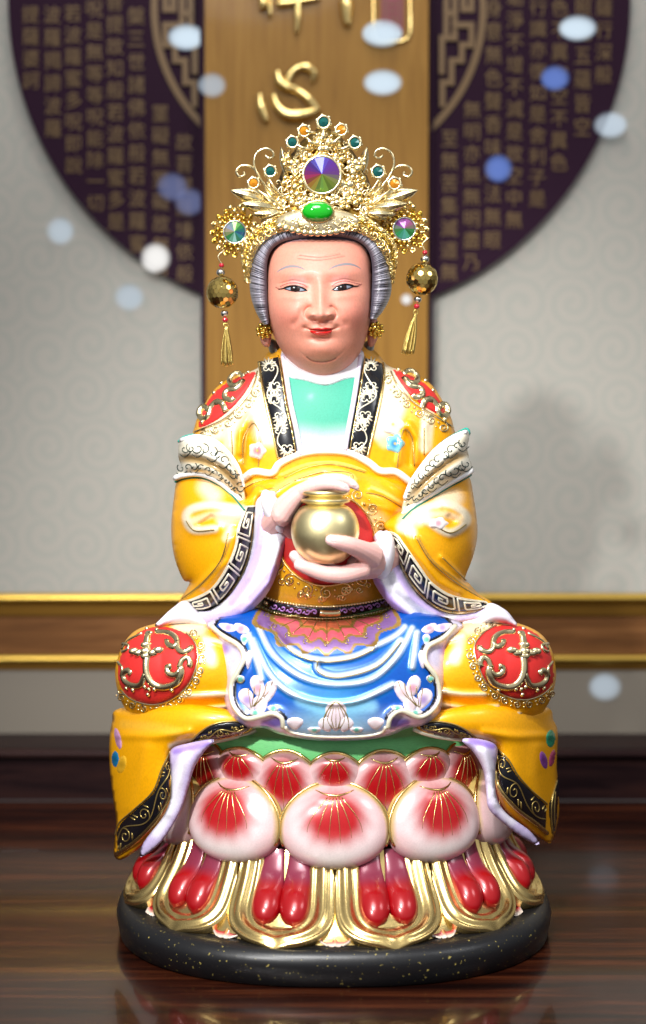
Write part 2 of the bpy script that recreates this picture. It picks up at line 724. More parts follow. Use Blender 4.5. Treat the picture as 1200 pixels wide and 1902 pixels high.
def wood(name, c0, c1, c2, scale, rough, coat, axis='X'):
    m, n, l, b = mat_new(name)
    t = n.new('ShaderNodeTexCoord')
    mp = n.new('ShaderNodeMapping')
    st = {'X': (1.0, 14, 14), 'Z': (14, 14, 0.8)}[axis]
    mp.inputs['Scale'].default_value = tuple(scale * q for q in st)
    l.new(t.outputs['Object'], mp.inputs[0])
    x = n.new('ShaderNodeTexNoise')
    x.inputs['Scale'].default_value = 1.0
    x.inputs['Detail'].default_value = 8
    x.inputs['Roughness'].default_value = 0.62
    x.inputs['Distortion'].default_value = 0.6
    l.new(mp.outputs[0], x.inputs['Vector'])
    r = n.new('ShaderNodeValToRGB')
    e = r.color_ramp.elements
    e[0].position, e[0].color = 0.34, (*c0, 1)
    e[1].position, e[1].color = 0.68, (*c2, 1)
    k = e.new(0.5)
    k.color = (*c1, 1)
    l.new(x.outputs['Fac'], r.inputs[0])
    l.new(r.outputs[0], b.inputs['Base Color'])
    b.inputs['Roughness'].default_value = rough
    b.inputs['Coat Weight'].default_value = coat
    b.inputs['Coat Roughness'].default_value = 0.06
    b.inputs['Specular IOR Level'].default_value = 0.2
    return m


M_TABLE = wood('rosewood_lacquer', (0.005, 0.0014, 0.001), (0.021, 0.0045, 0.002), (0.072, 0.018, 0.006), 7, 0.24, 0.3)
M_LEDGE = wood('dark_rosewood', (0.006, 0.003, 0.004), (0.018, 0.008, 0.008), (0.03, 0.012, 0.010), 7, 0.4, 0.15)
M_LEDGE.node_tree.nodes['Principled BSDF'].inputs['Specular IOR Level'].default_value = 0.06
M_LEDGE.node_tree.nodes['Principled BSDF'].inputs['Coat Weight'].default_value = 0.03
M_BOARD = wood('pale_pine', tuple(lin(132, 92, 32)), tuple(lin(143, 102, 37)), tuple(lin(154, 112, 46)), 14, 0.45, 0.1, 'Z')
M_BROWN = wood('brown_weave', tuple(lin(84, 52, 24)), tuple(lin(104, 66, 32)), tuple(lin(126, 84, 46)), 10, 0.55, 0)


def wallpaper():
    m, n, l, b = mat_new('wallpaper_swirls')
    t = n.new('ShaderNodeTexCoord')
    mp = n.new('ShaderNodeMapping')
    mp.inputs['Scale'].default_value = (1, 0.0, 1)
    l.new(t.outputs['Object'], mp.inputs[0])
    v = n.new('ShaderNodeTexVoronoi')
    v.voronoi_dimensions = '3D'
    v.inputs['Scale'].default_value = 27
    v.inputs['Randomness'].default_value = 0.3
    l.new(mp.outputs[0], v.inputs['Vector'])
    # spiral: distance to the cell point plus its turning angle
    sub = n.new('ShaderNodeVectorMath')
    sub.operation = 'SUBTRACT'
    l.new(mp.outputs[0], sub.inputs[0])
    l.new(v.outputs['Position'], sub.inputs[1])
    sx = n.new('ShaderNodeSeparateXYZ')
    l.new(sub.outputs[0], sx.inputs[0])
    at = n.new('ShaderNodeMath')
    at.operation = 'ARCTAN2'
    l.new(sx.outputs['X'], at.inputs[0])
    l.new(sx.outputs['Z'], at.inputs[1])
    ml = n.new('ShaderNodeMath')
    ml.operation = 'MULTIPLY_ADD'
    l.new(v.outputs['Distance'], ml.inputs[0])
    ml.inputs[1].default_value = 24.0
    l.new(at.outputs[0], ml.inputs[2])
    sn = n.new('ShaderNodeMath')
    sn.operation = 'SINE'
    l.new(ml.outputs[0], sn.inputs[0])
    r = n.new('ShaderNodeValToRGB')
    e = r.color_ramp.elements
    e[0].position, e[0].color = 0.45, (*lin(173, 168, 158), 1)
    e[1].position, e[1].color = 0.72, (*lin(166, 165, 155), 1)
    mr_ = n.new('ShaderNodeMapRange')
    mr_.inputs['From Min'].default_value = -1
    l.new(sn.outputs[0], mr_.inputs[0])
    l.new(mr_.outputs[0], r.inputs[0])
    # fine horizontal weave
    wv = n.new('ShaderNodeTexWave')
    wv.bands_direction = 'Z'
    wv.inputs['Scale'].default_value = 260
    wv.inputs['Distortion'].default_value = 1.5
    l.new(t.outputs['Object'], wv.inputs['Vector'])
    mx = n.new('ShaderNodeMix')
    mx.data_type = 'RGBA'
    mx.blend_type = 'MULTIPLY'
    mx.inputs[0].default_value = 0.16
    l.new(r.outputs[0], mx.inputs[6])
    l.new(wv.outputs['Color'], mx.inputs[7])
    l.new(mx.outputs[2], b.inputs['Base Color'])
    b.inputs['Roughness'].default_value = 0.55
    return m


M_WALLP = wallpaper()
M_PURPLE = plain('purple_lacquer', tuple(lin(38, 15, 34)), 0.6, 0, 0, spec=0.1)
M_TAN = plain('tan_gold_print', tuple(lin(104, 78, 42)), 0.5, 0.1)
M_RAIL = metal('brass_rail', tuple(lin(214, 176, 84)), 0.3, 0.05)
M_SEAL = plain('dark_red_enamel', tuple(lin(120, 26, 40)), 0.4)


def zat(py, Y):
    return float(P(600, py, Y)[2])


def slab(name, y0px, y1px, Yf, Yb, mat, kind=None, half=2600, **kw):
    m = MB()
    m.box((-half, Yf, zat(y1px, Yf)), (half, Yb, zat(y0px, Yf)))
    o = m.build(name, mat, None, False, base=(0, Yf, zat(y1px, Yf)))
    tag(o, kind=kind, **kw)
    return o


m = MB()
m.box((-2600, -1500, -60), (2600, YL, 0))
tag(m.build('table', M_TABLE, None, False, base=(0, 0, -60)), 'glossy dark rosewood tabletop under the black oval plinth', 'table')

led = empty('wooden_ledge', (0, YL, 0))
tag(led, 'dark wooden ledge running along the back of the tabletop', 'ledge')
m = MB()
m.box((-2600, YL + 14, 0.5), (2600, YW + 4, zat(1392, YL) - 16))
m.build('riser', M_LEDGE, led, False)
prof = [(YL - 4, zat(1392, YL) - 18)]
for k in range(7):
    a = PI - k * PI / 12
    prof.append((YL + 8 + 13 * math.cos(a), zat(1392, YL) - 13 + 13 * math.sin(a)))
prof += [(YW + 4, zat(1392, YL)), (YW + 4, zat(1392, YL) - 18)]
m = MB()
pr = np.array(prof)
n_ = len(pr)
m.add(np.r_[np.c_[np.full(n_, -2600), pr], np.c_[np.full(n_, 2600), pr]],
      [tuple(range(n_)), tuple(range(2 * n_ - 1, n_ - 1, -1))] + [(i, i + n_, (i + 1) % n_ + n_, (i + 1) % n_) for i in range(n_)])
m.build('top_board', M_LEDGE, led, False)

slab('wall', -700, 1108, YW, YW + 60, M_WALLP, 'structure')
slab('lower_wall', 1240, 1400, YW + 2, YW + 60, plain('grey_wall_cloth', tuple(lin(118, 110, 98)), 0.6, 0, 0, 0.3, 300), 'structure')
band = slab('wall_panel', 1142, 1219, YW + 3, YW + 60, M_BROWN, None)
tag(band, 'brown wooden strip between the two brass rails on the wall', 'wall panel')


def rail(top, bright, bottom, label):
    r = empty('wall_rail', (0, YW, zat(bottom, YW)))
    tag(r, label, 'rail', 'brass rails along the wall')
    m = MB()
    zt, zb, ze = zat(top, YW), zat(bright, YW), zat(bottom, YW)
    R = (zt - zb) / 2
    pf = [(YW + 30, zt)]
    for k in range(9):
        a = PI / 2 + k * PI / 8
        pf.append((YW - 12 + R * math.cos(a), (zt + zb) / 2 + R * math.sin(a)))
    pf.append((YW + 30, zb))
    q = np.array(pf)
    nn = len(q)
    m.add(np.r_[np.c_[np.full(nn, -2600), q], np.c_[np.full(nn, 2600), q]],
          [tuple(range(nn)), tuple(range(2 * nn - 1, nn - 1, -1))] + [(i, i + nn, (i + 1) % nn + nn, (i + 1) % nn) for i in range(nn)])
    m.build('round_bead', M_RAIL, r, False)
    m = MB()
    m.box((-2600, YW - 4, ze), (2600, YW + 30, zb - 0.5))
    m.build('flat_strip', metal('aged_brass', tuple(lin(128, 92, 38)), 0.42, 0.05), r, False)


rail(1101, 1119, 1143, 'upper brass rail on the wall just below the swirl wallpaper')
rail(1215, 1230, 1243, 'lower brass rail on the wall under the brown wooden strip')

# ------------------------------------------------------------------ the round sutra panel
YP = YW - 26
pan = empty('round_panel', (0, YP, zat(590, YP)))
tag(pan, 'dark purple round wall panel covered with columns of small gold characters', 'wall panel')
a = np.linspace(0, 2 * PI, 160, endpoint=False)
ell = np.stack([593 + 578 * np.cos(a), 590 * np.sin(a)], 1)
e3 = P(ell[:, 0], ell[:, 1], YP)
m = MB()
m.prism(e3[:, [0, 2]], YP, YW - 1)
m.build('disc', M_PURPLE, pan, False)
m = MB()
for s_, c0, c1 in ((1, 290, 208), (-1, 290, 208)):
    t = np.linspace(0, 1, 60)
    for dy in (0,):
        cc, R = (592, 15), 312
        aa = np.linspace(-1.25, math.asin(233 / 312), 60)
        x = cc[0] + s_ * R * np.cos(aa)
        y = cc[1] + R * np.sin(aa)
        q = P(x, y, YP - 4)
        qi = P(cc[0] + s_ * (R - 13) * np.cos(aa), cc[1] + (R - 13) * np.sin(aa), YP - 4)
        b1, b2 = q.copy(), qi.copy()
        b1[:, 1] += 6
        b2[:, 1] += 6
        m.grid(np.stack([b1, q, qi, b2], 0))
m.build('ring', M_TAN, pan, False)


def strip2d(m, line, w, Y, th=6):
    """Flat raised strip made of straight runs."""
    for i_, ((x0, y0), (x1, y1)) in enumerate(zip(line[:-1], line[1:])):
        Y = Y - 0.35 if i_ % 2 else Y + (0.35 if i_ else 0)
        th = th + 0.35 if i_ % 2 else th - (0.35 if i_ else 0)
        h = w / 2
        xa, xb, ya, yb = min(x0, x1) - h, max(x0, x1) + h, min(y0, y1) - h, max(y0, y1) + h
        p0, p1 = P(xa, yb, Y), P(xb, ya, Y)
        m.box((p0[0], Y, p0[2]), (p1[0], Y + th, p1[2]))


m = MB()
lat = [[(307, -30), (307, 17), (322, 17), (322, -30)], [(338, -40), (338, 70)], [(354, -40), (354, 70)], [(338, 24), (354, 24)],
       [(307, 83), (307, 46), (338, 46)], [(307, 83), (325, 83), (325, 112), (344, 112), (344, 153), (361, 153), (361, 193)],
       [(338, 70), (362, 70), (362, 132)]]
yo = 0.0
for sd in (0, 1):
    m = MB()
    for yo, L_ in enumerate(lat):
        strip2d(m, L_ if sd == 0 else [(1183 - x, y) for x, y in L_], 11, YP - 4 - yo * .8)
    m.build('lattice', M_TAN, pan, False)


def column(x, y0, y1, s, parent):
    """One column of characters set as raised gilded lettering."""
    n = len(s)
    pitch = (y1 - y0) / max(1, n - 1)
    cu = bpy.data.curves.new('inscription', 'FONT')
    cu.body = '\n'.join(s)
    cu.align_x = 'CENTER'
    size = 33 * kf(YP)
    cu.size = size * S
    cu.extrude = 1.2 * S
    to = bpy.data.objects.new('tmp_text', cu)
    COL.objects.link(to)
    base_sp = 1.0
    cu.space_line = 1.18
    dg = bpy.context.evaluated_depsgraph_get()
    me = bpy.data.meshes.new_from_object(to.evaluated_get(dg))
    v = np.array([list(q.co) for q in me.vertices]) / S
    fs = [tuple(p.vertices) for p in me.polygons]
    bpy.data.objects.remove(to, do_unlink=True)
    top, bot = v[:, 1].max(), v[:, 1].min()
    A, B = P(x, y0 - 17, YP), P(x, y1 + 17, YP)
    z = A[2] + (v[:, 1] - top) * ((A[2] - B[2]) / (top - bot))
    obj('inscription', np.c_[A[0] + v[:, 0], YP - 2 + v[:, 2], z], fs, M_TAN, parent, None, False)


for args in [(57, 28, 148, '提薩婆訶'), (97, 28, 238, '波羅揭諦波羅'), (135, 26, 305, '若波羅蜜多呪即說'),
             (175, 20, 375, '呪是無等等呪能除一切'), (213, 5, 410, '菩提故知般若波羅蜜多是'), (253, 30, 452, '槃三世諸佛依般若波羅蜜'),
             (298, 213, 495, '罣礙無罣礙故無有'), (342, 265, 507, '故菩提薩埵依般'),
             (1122, 15, 138, '薩行深般'), (1083, 15, 235, '照見五蘊皆空'), (1040, 15, 300, '色不異空空不異色'),
             (1000, 15, 367, '行識亦復如是舍利子是'), (957, -3, 407, '垢淨不增不減是故空中無'),
             (917, 15, 445, '身意無色聲香味觸法無眼'), (877, 205, 485, '無明亦無無明盡乃'), (835, 260, 505, '至無苦集滅道無')]:
    column(*args, pan)

# ------------------------------------------------------------------ the pine board with gilded brush strokes
YB = YP - 40
pla = empty('pine_board', (0, YB, zat(900, YB)))
tag(pla, 'tall pale pine board with dark edges and gold brush characters behind the statue', 'wooden board')
p0, p1 = P(384, 1060, YB), P(797, -250, YB)
m = MB()
m.box((p0[0], YB, p0[2]), (p1[0], YW - 2, p1[2]))
m.build('board', M_BOARD, pla, False)
m = MB()
for xa, xb in ((375, 383.6), (797.4, 806)):
    q0, q1 = P(xa, 1060, YB + 3), P(xb, -250, YB + 3)
    m.box((q0[0], YB + 3, q0[2]), (q1[0], YW - 2.5, q1[2]))
m.build('dark_edge', M_PURPLE, pla, False)


def brush(strokes, name):
    m = MB()
    for line, r in strokes:
        q = cr(np.array(line, float), 8)
        t = np.linspace(0, 1, len(q))
        rr = np.interp(t, np.linspace(0, 1, len(r)), r) * kf(YB)
        p3 = P(q[:, 0], q[:, 1], YB - 9)
        m.tube(p3, rr, 10, flat=1.0)
        for e in (0, -1):
            m.bead(p3[e], rr[e])
    m.build(name, M_LEAF, pla)


brush([([(483, 177), (486, 200), (494, 222)], [5, 9, 6]),
       ([(509, 178), (516, 197), (532, 212), (556, 214), (578, 209), (588, 201)], [5, 8, 11, 12, 9, 5]),
       ([(588, 203), (574, 184), (553, 168), (537, 162)], [8, 9, 7, 9]),
       ([(516, 136), (521, 152), (534, 162)], [7, 10, 10]),
       ([(533, 156), (541, 136), (556, 125), (572, 125), (583, 135), (580, 150)], [7, 7, 7, 9, 8, 4])], 'heart_character')
brush([([(484, -30), (489, 6), (487, 12)], [7, 9, 7]), ([(499, -20), (502, 28)], [6, 4]), ([(520, 7), (550, 3), (590, -4)], [8, 6, 5]),
       ([(552, -30), (553, 30), (551, 58)], [7, 7, 4]), ([(642, -40), (643, 10), (645, 40)], [10, 13, 9])], 'brush_character')
m = MB()
fr = np.array([(694, -60), (694, 60), (697, 72), (706, 78), (745, 78), (757, 72), (762, 60), (762, -60)], float)
q3 = P(fr[:, 0], fr[:, 1], YB - 3)
m.tube(q3, 4 * kf(YB), 6)
m.build('seal_frame', M_LEAF, pla)
m = MB()
q0, q1 = P(708, 57, YB - 5), P(750, -60, YB - 5)
m.box((q0[0], YB - 5, q0[2]), (q1[0], YB + 1, q1[2]))
sl = m.build('red_seal', M_SEAL, pla, False)
m = MB()
for L_ in ([(716, 0), (716, 50)], [(742, 0), (742, 50)], [(724, 8), (734, 8)], [(724, 20), (734, 20)], [(724, 32), (734, 32), (734, 48), (724, 48)]):
    strip2d(m, L_, 2.4, YB - 7, 2)
m.build('seal_mark', M_TAN, sl, False)

# ================================================================== lotus pedestal
X0 = 20.0
ped = empty('lotus_pedestal', (X0, 0, 0))
tag(ped, 'oval lotus pedestal of pearly pink petals over gilded red petals on a black plinth', 'pedestal')


def sup(a, nexp):
    c, s = np.cos(a), np.sin(a)
    return np.sign(s) * np.abs(s) ** (2 / nexp), -np.sign(c) * np.abs(c) ** (2 / nexp)


M_PLINTH, n, l, b = mat_new('black_flecked_lacquer')
noise_bump(n, l, b, 250, 0.25)
t = n.new('ShaderNodeTexCoord')
x = n.new('ShaderNodeTexNoise')
x.inputs['Scale'].default_value = 640
x.inputs['Detail'].default_value = 1
l.new(t.outputs['Object'], x.inputs['Vector'])
r = n.new('ShaderNodeValToRGB')
r.color_ramp.elements[0].position = 0.71
r.color_ramp.elements[0].color = (0.006, 0.006, 0.007, 1)
r.color_ramp.elements[1].position = 0.75
r.color_ramp.elements[1].color = (0.30, 0.24, 0.06, 1)
l.new(x.outputs['Fac'], r.inputs[0])
l.new(r.outputs[0], b.inputs['Base Color'])
b.inputs['Roughness'].default_value = 0.36

A_ = np.linspace(0, 2 * PI, 180, endpoint=False)
ux, uy = sup(A_, 2.35)
pl = [(0.0, 0.97), (3, 0.985), (38, 1.0), (50, 0.992), (59, 0.97), (63, 0.94), (63, 0.0)]
m = MB()
m.grid(np.stack([np.stack([X0 + 403 * r_ * ux, 382 * r_ * uy, np.full(180, z_)], 1) for z_, r_ in pl], 0), closeu=True)
m.build('plinth', M_PLINTH, ped)

# solid core under the petals
core = [(60, 0.93), (90, .90), (150, .80), (190, .76), (230, .72), (300, .70), (345, .66)]
m = MB()
m.grid(np.stack([np.stack([X0 + 395 * r_ * np.sin(A_), -(285 + 90 * sstep(210, 80, np.full(180, z_))) * r_ * np.cos(A_), np.full(180, z_)], 1) for z_, r_ in core], 0), closeu=True)
m.build('core', M_LEAF, ped)
# green cushion
gr = [(318, 0.80), (322, 0.96), (330, 1.0), (372, 1.0), (379, 0.985), (382, 0.95), (384, 0.0)]
m = MB()
m.grid(np.stack([np.stack([X0 + 284 * r_ * np.sin(A_), -213 * r_ * np.cos(A_), np.full(180, z_)], 1) for z_, r_ in gr], 0), closeu=True)
m.build('green_cushion', paint('green_cloth', 0.6, 0, 0, 0, 0.25, 350), ped, use_col=False)
o = bpy.data.objects['green_cushion']
ca = o.data.color_attributes.new('Col', 'FLOAT_COLOR', 'POINT')
ca.data.foreach_set('color', np.tile(np.r_[lin(138, 240, 150), 1].astype(np.float32), len(o.data.vertices)))


def gold_petal(phi, w, parent):
    nu, nv = 61, 46
    u = np.linspace(-1, 1, nu)[None, :].repeat(nv, 0)
    v = np.linspace(0, 1, nv)[:, None].repeat(nu, 1)
    ws = np.where(v < 0.5, 0.90 + 0.10 * v / 0.5, np.sqrt(np.clip(1 - np.clip((v - 0.5) / 0.5, 0, 1) ** 3.4, 0, 1)))
    x = u * ws                                       # lateral, -1..1
    # distance from the outline, in units of the half width
    ed = 1 - np.sqrt(x ** 2 + np.clip((v - 0.5) / 0.5, 0, 1) ** 3.4)
    rim = np.exp(-((ed - 0.14) / 0.12) ** 2)
    rim2 = np.exp(-((ed - 0.42) / 0.05) ** 2)
    hh = 12 * np.exp(-((ed - .23) / .13) ** 2) + 6 * np.exp(-((ed - .05) / .05) ** 2) + 5 * np.exp(-((ed - .45) / .05) ** 2)
    ang = phi + x * w * (1 + 0.0 * v)
    rr = 0.80 + 0.15 * v ** 1.5 + 0.045 * v
    bb = 300 + 72 * v
    zz = 194 - 132 * v ** 0.92 - 6 * np.exp(-(x / 0.12) ** 2) * sstep(.8, 1, v)
    tilt = 0.35 + 0.5 * v
    V = np.stack([X0 + (395 * rr + hh * (1 - 0.5 * tilt)) * np.sin(ang), -(bb * rr + hh * (1 - .5 * tilt)) * np.cos(ang), zz + hh * tilt], -1)
    m = MB()
    m.grid(V)
    # underside, so the petal is a solid tongue
    Vb = V.copy()
    Vb[..., 0] = X0 + (395 * rr - 9) * np.sin(ang)
    Vb[..., 1] = -(bb * rr - 9) * np.cos(ang)
    Vb[..., 2] = zz - 7
    m.grid(Vb[:, ::-1])
    for sl_ in ((slice(None), 0), (slice(None), -1), (-1, slice(None))):
        m.grid(np.stack([V[sl_], Vb[sl_]], 0))
    o = m.build('gilded_petal', M_LEAF, parent)
    # twin red lobes
    for s_ in (-1, 1):
        nu2, nv2 = 20, 34
        uu = np.linspace(0, 2 * PI, nu2, endpoint=False)[None].repeat(nv2, 0)
        vv = np.linspace(0, 1, nv2)[:, None].repeat(nu2, 1)
        prof = np.sqrt(np.clip(1 - np.clip((vv - 0.72) / 0.28, 0, 1) ** 2, 0, 1)) * (0.76 + 0.24 * sstep(0.1, .62, vv))
        xx = s_ * 0.262 + 0.285 * prof * np.cos(uu)
        v2 = vv * 0.79
        rr2 = 0.80 + 0.15 * v2 ** 1.5 + 0.045 * v2
        bb2 = 300 + 72 * v2
        z2 = 194 - 132 * v2 ** 0.92
        lf = 21 * prof * np.sin(uu) * (0.25 + 0.9 * sstep(0.25, .7, vv))
        an2 = phi + xx * w
        ti = 0.35 + .5 * v2
        LV = np.stack([X0 + (395 * rr2 + 1 + lf * (1 - .5 * ti)) * np.sin(an2), -(bb2 * rr2 + 1 + lf * (1 - .5 * ti)) * np.cos(an2), z2 + 1 + lf * ti], -1)
        k = sstep(0.34, 0.56, vv)[..., None]
        c = lin(128, 44, 66) * (1 - k) + lin(158, 5, 14) * k  # pink-to-red paint, tops darkened to imitate shadow from the petals above
        m = MB()
        m.grid(LV, c, closeu=True)
        m.build('red_lobe', M_PEARL, o, use_col=True)
    return o


for k in range(12):
    gold_petal(math.radians(15 + 30 * k), math.radians(15.4), ped)


def tip_petal(phi, parent):
    nu, nv = 21, 16
    u = np.linspace(-1, 1, nu)[None].repeat(nv, 0)
    v = np.linspace(0, 1, nv)[:, None].repeat(nu, 1)
    ws = 1 - np.clip((v - 0.3) / 0.7, 0, 1) ** 1.6 * 0.75
    ang = phi + u * ws * math.radians(8.0)
    rr = 0.85 + 0.10 * v
    zz = 104 - 44 * v
    h = 5 * np.exp(-((np.abs(u) - 0.86) / .12) ** 2) + 5 * np.exp(-((1 - v) / .1) ** 2) + 3 * np.exp(-(u / .12) ** 2)
    V = np.stack([X0 + (395 * rr + h * .6) * np.sin(ang), -(370 * rr + h * .6) * np.cos(ang), zz + h * .6], -1)
    e = np.maximum(sstep(.74, .86, np.abs(u)), sstep(.82, .93, v))[..., None]
    mid = (1 - sstep(.05, .12, np.abs(u)))[..., None]
    c = lin(186, 30, 38) * (1 - e) + lin(240, 222, 205) * e
    c = c * (1 - mid * (1 - e)) + lin(200, 165, 90) * mid * (1 - e)
    m = MB()
    m.grid(V, c)
    m.build('red_tip_petal', M_PEARL, parent, use_col=True)


for k in range(12):
    tip_petal(math.radians(30 * k), ped)


def bulb_petal(phi, a, b_, zc, hw, hh, dep, parent, sharp=0.0, red=1.0, nlines=6, ln=-10):
    """Swollen pearly petal: red airbrush from its notch, fine gold rays, gilded rim."""
    n = 40
    t = np.linspace(-1, 1, n)
    U, Wv = np.meshgrid(t, t)
    # square to disc
    x = U * np.sqrt(1 - Wv * Wv / 2)
    y = Wv * np.sqrt(1 - U * U / 2)              # +1 top
    rr = np.clip(np.hypot(x, y), 0, 1)
    top = np.clip(y, 0, 1)
    low = np.clip(-y, 0, 1)
    xw = x * (1 + 0.10 * low - sharp * low * 0.62 - 0.06 * top)
    yy = y * (1 - 0.10 * top ** 2 * (1 - np.abs(x)) * 0) 
    d = np.sqrt(np.clip(1 - rr ** 2.3, 0, 1)) * dep * (1 + 0.22 * low)
    notch = gs(x, y, 0, 0.90, 0.34, 0.13)
    d = d - dep * 0.30 * notch
    dirx, diry = math.sin(phi), -math.cos(phi)
    ex, ey = X0 + a * dirx, b_ * diry
    nx, ny = dirx / a, diry / b_
    L = math.hypot(nx, ny)
    nx, ny = nx / L, ny / L
    tx, ty = -ny, nx
    if tx * math.cos(phi) < 0 and abs(math.cos(phi)) > .01:
        tx, ty = -tx, -ty
    # the cup leans: its top tucks in under the cushion
    lean = ln * yy
    X = ex + tx * xw * hw + nx * (d + lean)
    Y = ey + ty * xw * hw + ny * (d + lean)
    Z = zc + yy * hh
    V = np.stack([X, Y, Z], -1)
    jx, jy, js = rng.normal(0, .03), rng.normal(0, .04), rng.uniform(.92, 1.06)
    q = np.hypot((x - jx) / 0.82, (y - 0.26 - jy) / 0.86) * js * (1 + .035 * np.sin(np.arctan2(x, .95 - y) * 26))
    k = (1 - sstep(0.42, 1.02, q))[..., None] * red
    rimk = sstep(0.90, 0.97, rr)[..., None] * sstep(-0.55, -0.1, y)[..., None]
    c = lin(236, 212, 212) * (1 - k) + lin(176, 12, 20) * k
    pk = (sstep(0.62, 0.95, rr) * 0.6)[..., None]
    c = c * (1 - pk) + lin(226, 176, 176) * pk
    wt = (gs(x, y, 0, -0.75, 0.7, 0.35) * 0.7)[..., None]
    c = c * (1 - wt) + lin(240, 234, 226) * wt
    c = c * (1 - rimk) + lin(196, 168, 96) * rimk
    m = MB()
    m.grid(V, c)
    # back shell closes the bulb
    Vb = V.copy()
    Vb[..., 0] -= nx * d * 1.5
    Vb[..., 1] -= ny * d * 1.5
    m.grid(Vb[:, ::-1], c[:, ::-1])
    o = m.build('lotus_petal', M_PEARL, parent, use_col=True)

    def at(xa, ya, off):
        r2 = np.hypot(xa, ya)
        lw = np.clip(-ya, 0, 1)
        dd = np.sqrt(np.clip(1 - r2 ** 2.3, 0, 1)) * dep * (1 + .22 * lw) - dep * .30 * gs(xa, ya, 0, .90, .34, .13) + off
        xx = xa * (1 + .10 * lw - sharp * lw * .55 - .06 * np.clip(ya, 0, 1))
        return np.stack([ex + tx * xx * hw + nx * (dd + ln * ya), ey + ty * xx * hw + ny * (dd + ln * ya), zc + ya * hh], -1)
    m = MB()
    for i in range(nlines):
        f = (i - (nlines - 1) / 2) / ((nlines - 1) / 2) if nlines > 1 else 0
        s = np.linspace(0, 1, 14)
        ya = 0.70 - s * (1.02 - 0.28 * abs(f))
        xa = f * (0.13 + 0.36 * np.sin(s * PI * .5))
        m.tube(at(xa, ya, 0.3), 1.15 * np.clip(1.2 - s, .35, 1), 5)
    s = np.linspace(0, PI, 40)
    m.tube(at(0.985 * np.cos(s * 1.3 - .47), 0.985 * np.sin(s * 1.3 - .47), 2.0), 2.9, 6)
    s = np.linspace(-0.36, 0.36, 12)
    m.tube(at(s, 0.83 - 0.10 * np.cos(s * 4.3), 1.0), 2.4 * np.cos(s * 3.6).clip(.3, 1), 6)
    m.build('gold_line', M_LEAF, o)
    return o


for k in range(10):
    bulb_petal(math.radians(36 * k), 292, 230, 238, 96, 76, 46, ped, 0, 1.0, 6)
for k in range(10):
    bulb_petal(math.radians(18 + 36 * k), 262, 200, 288, 71, 76, 33, ped, 0.75, 1.0, 5, 13)
for k in range(10):
    bulb_petal(math.radians(36 * k), 266, 204, 318, 53 if k == 0 else 61, 44, 30, ped, 0.2, 1.0, 4, 13)

# ================================================================== the seated figure
C_Y = lin(246, 172, 4)           # yellow lacquer
C_W = lin(238, 226, 196)         # pearl white
C_LAV = lin(198, 178, 226)
C_BLK = lin(16, 17, 24)
C_RED = lin(206, 40, 36)
C_GOLD = lin(196, 150, 60)
fig = empty('seated_statue', P(600, 1395, -40))
tag(fig, 'painted statue of a seated old woman in yellow robes, hands before her belly', 'statue')

# ---- lower drapery over the pedestal
TW = [(x, y) for x, y in []]


def dy_l(px, py):
    return -8 - 222 * np.tanh(np.clip(px - 205, 0, 900) / 125)


def dy_r(px, py):
    return -8 - 222 * np.tanh(np.clip(1036 - px, 0, 900) / 125)


inflate('robe_drape', [(222, 1316), (208, 1342), (203, 1385), (205, 1440), (211, 1490), (216, 1530), (211, 1580), (217, 1596), (232, 1594), (262, 1572), (292, 1540),
                       (312, 1500), (320, 1460), (318, 1420), (322, 1398), (345, 1384), (400, 1376), (455, 1362), (470, 1345), (430, 1320), (330, 1305)],
        dy_l, 46, M_ROBE, fig, C_Y,
        [([(318, 1386), (340, 1379), (400, 1372)], 2, 6, C_W, .8), ([(230, 1345), (300, 1352), (330, 1360)], 1, 14, lin(250, 190, 60), .6)],
        [([(228, 1366), (290, 1368), (350, 1360)], 8, 6), ([(270, 1390), (262, 1440), (240, 1500)], 14, 5)], g=3)
inflate('robe_drape', [(1012, 1312), (1028, 1338), (1036, 1362), (1034, 1420), (1037, 1460), (1038, 1510), (1030, 1552), (1022, 1566), (1006, 1558), (970, 1532),
                       (938, 1503), (923, 1470), (921, 1430), (926, 1398), (912, 1380), (850, 1368), (790, 1362), (775, 1345), (820, 1320), (910, 1305)],
        dy_r, 46, M_ROBE, fig, C_Y,
        [([(916, 1378), (890, 1370), (850, 1368)], 2, 6, C_W, .8)],
        [([(1020, 1366), (960, 1368), (900, 1362)], 8, 6), ([(1000, 1390), (995, 1440), (1010, 1500)], 14, 5)], g=3)
SURF['drape_l'] = SURF['robe_drape']
SURF['drape_r'] = SURF['robe_drape.001']

for tg, inn, out in (('drape_l', [(316, 1396), (300, 1430), (284, 1470), (250, 1503), (222, 1528), (214, 1552)], [(321, 1404), (319, 1442), (315, 1480), (296, 1516), (258, 1558), (217, 1587)]),
                     ('drape_r', [(926, 1392), (945, 1412), (962, 1440), (985, 1466), (1008, 1486), (1017, 1494)], [(921, 1404), (922, 1446), (934, 1474), (962, 1505), (992, 1527), (1016, 1548)])):
    fm, L, poly = band_map(inn, out)
    bo = relief('patterned_hem', poly, tg, 1.6, 1.0, M_GLOSS, fig, C_BLK, g=2.5, smooth_n=0)
    mb = MB()
    vine(mb, bo.name, fm, L, 44, 1.15)
    drape(mb, tg, np.array(inn), 1.6, 1.8)
    mb.build('gold_scroll', M_GPAINT, bo)
    mb = MB()
    drape(mb, tg, np.array(out), 4.6, 1.0)
    mb.build('gold_edge', M_LEAF, bo)
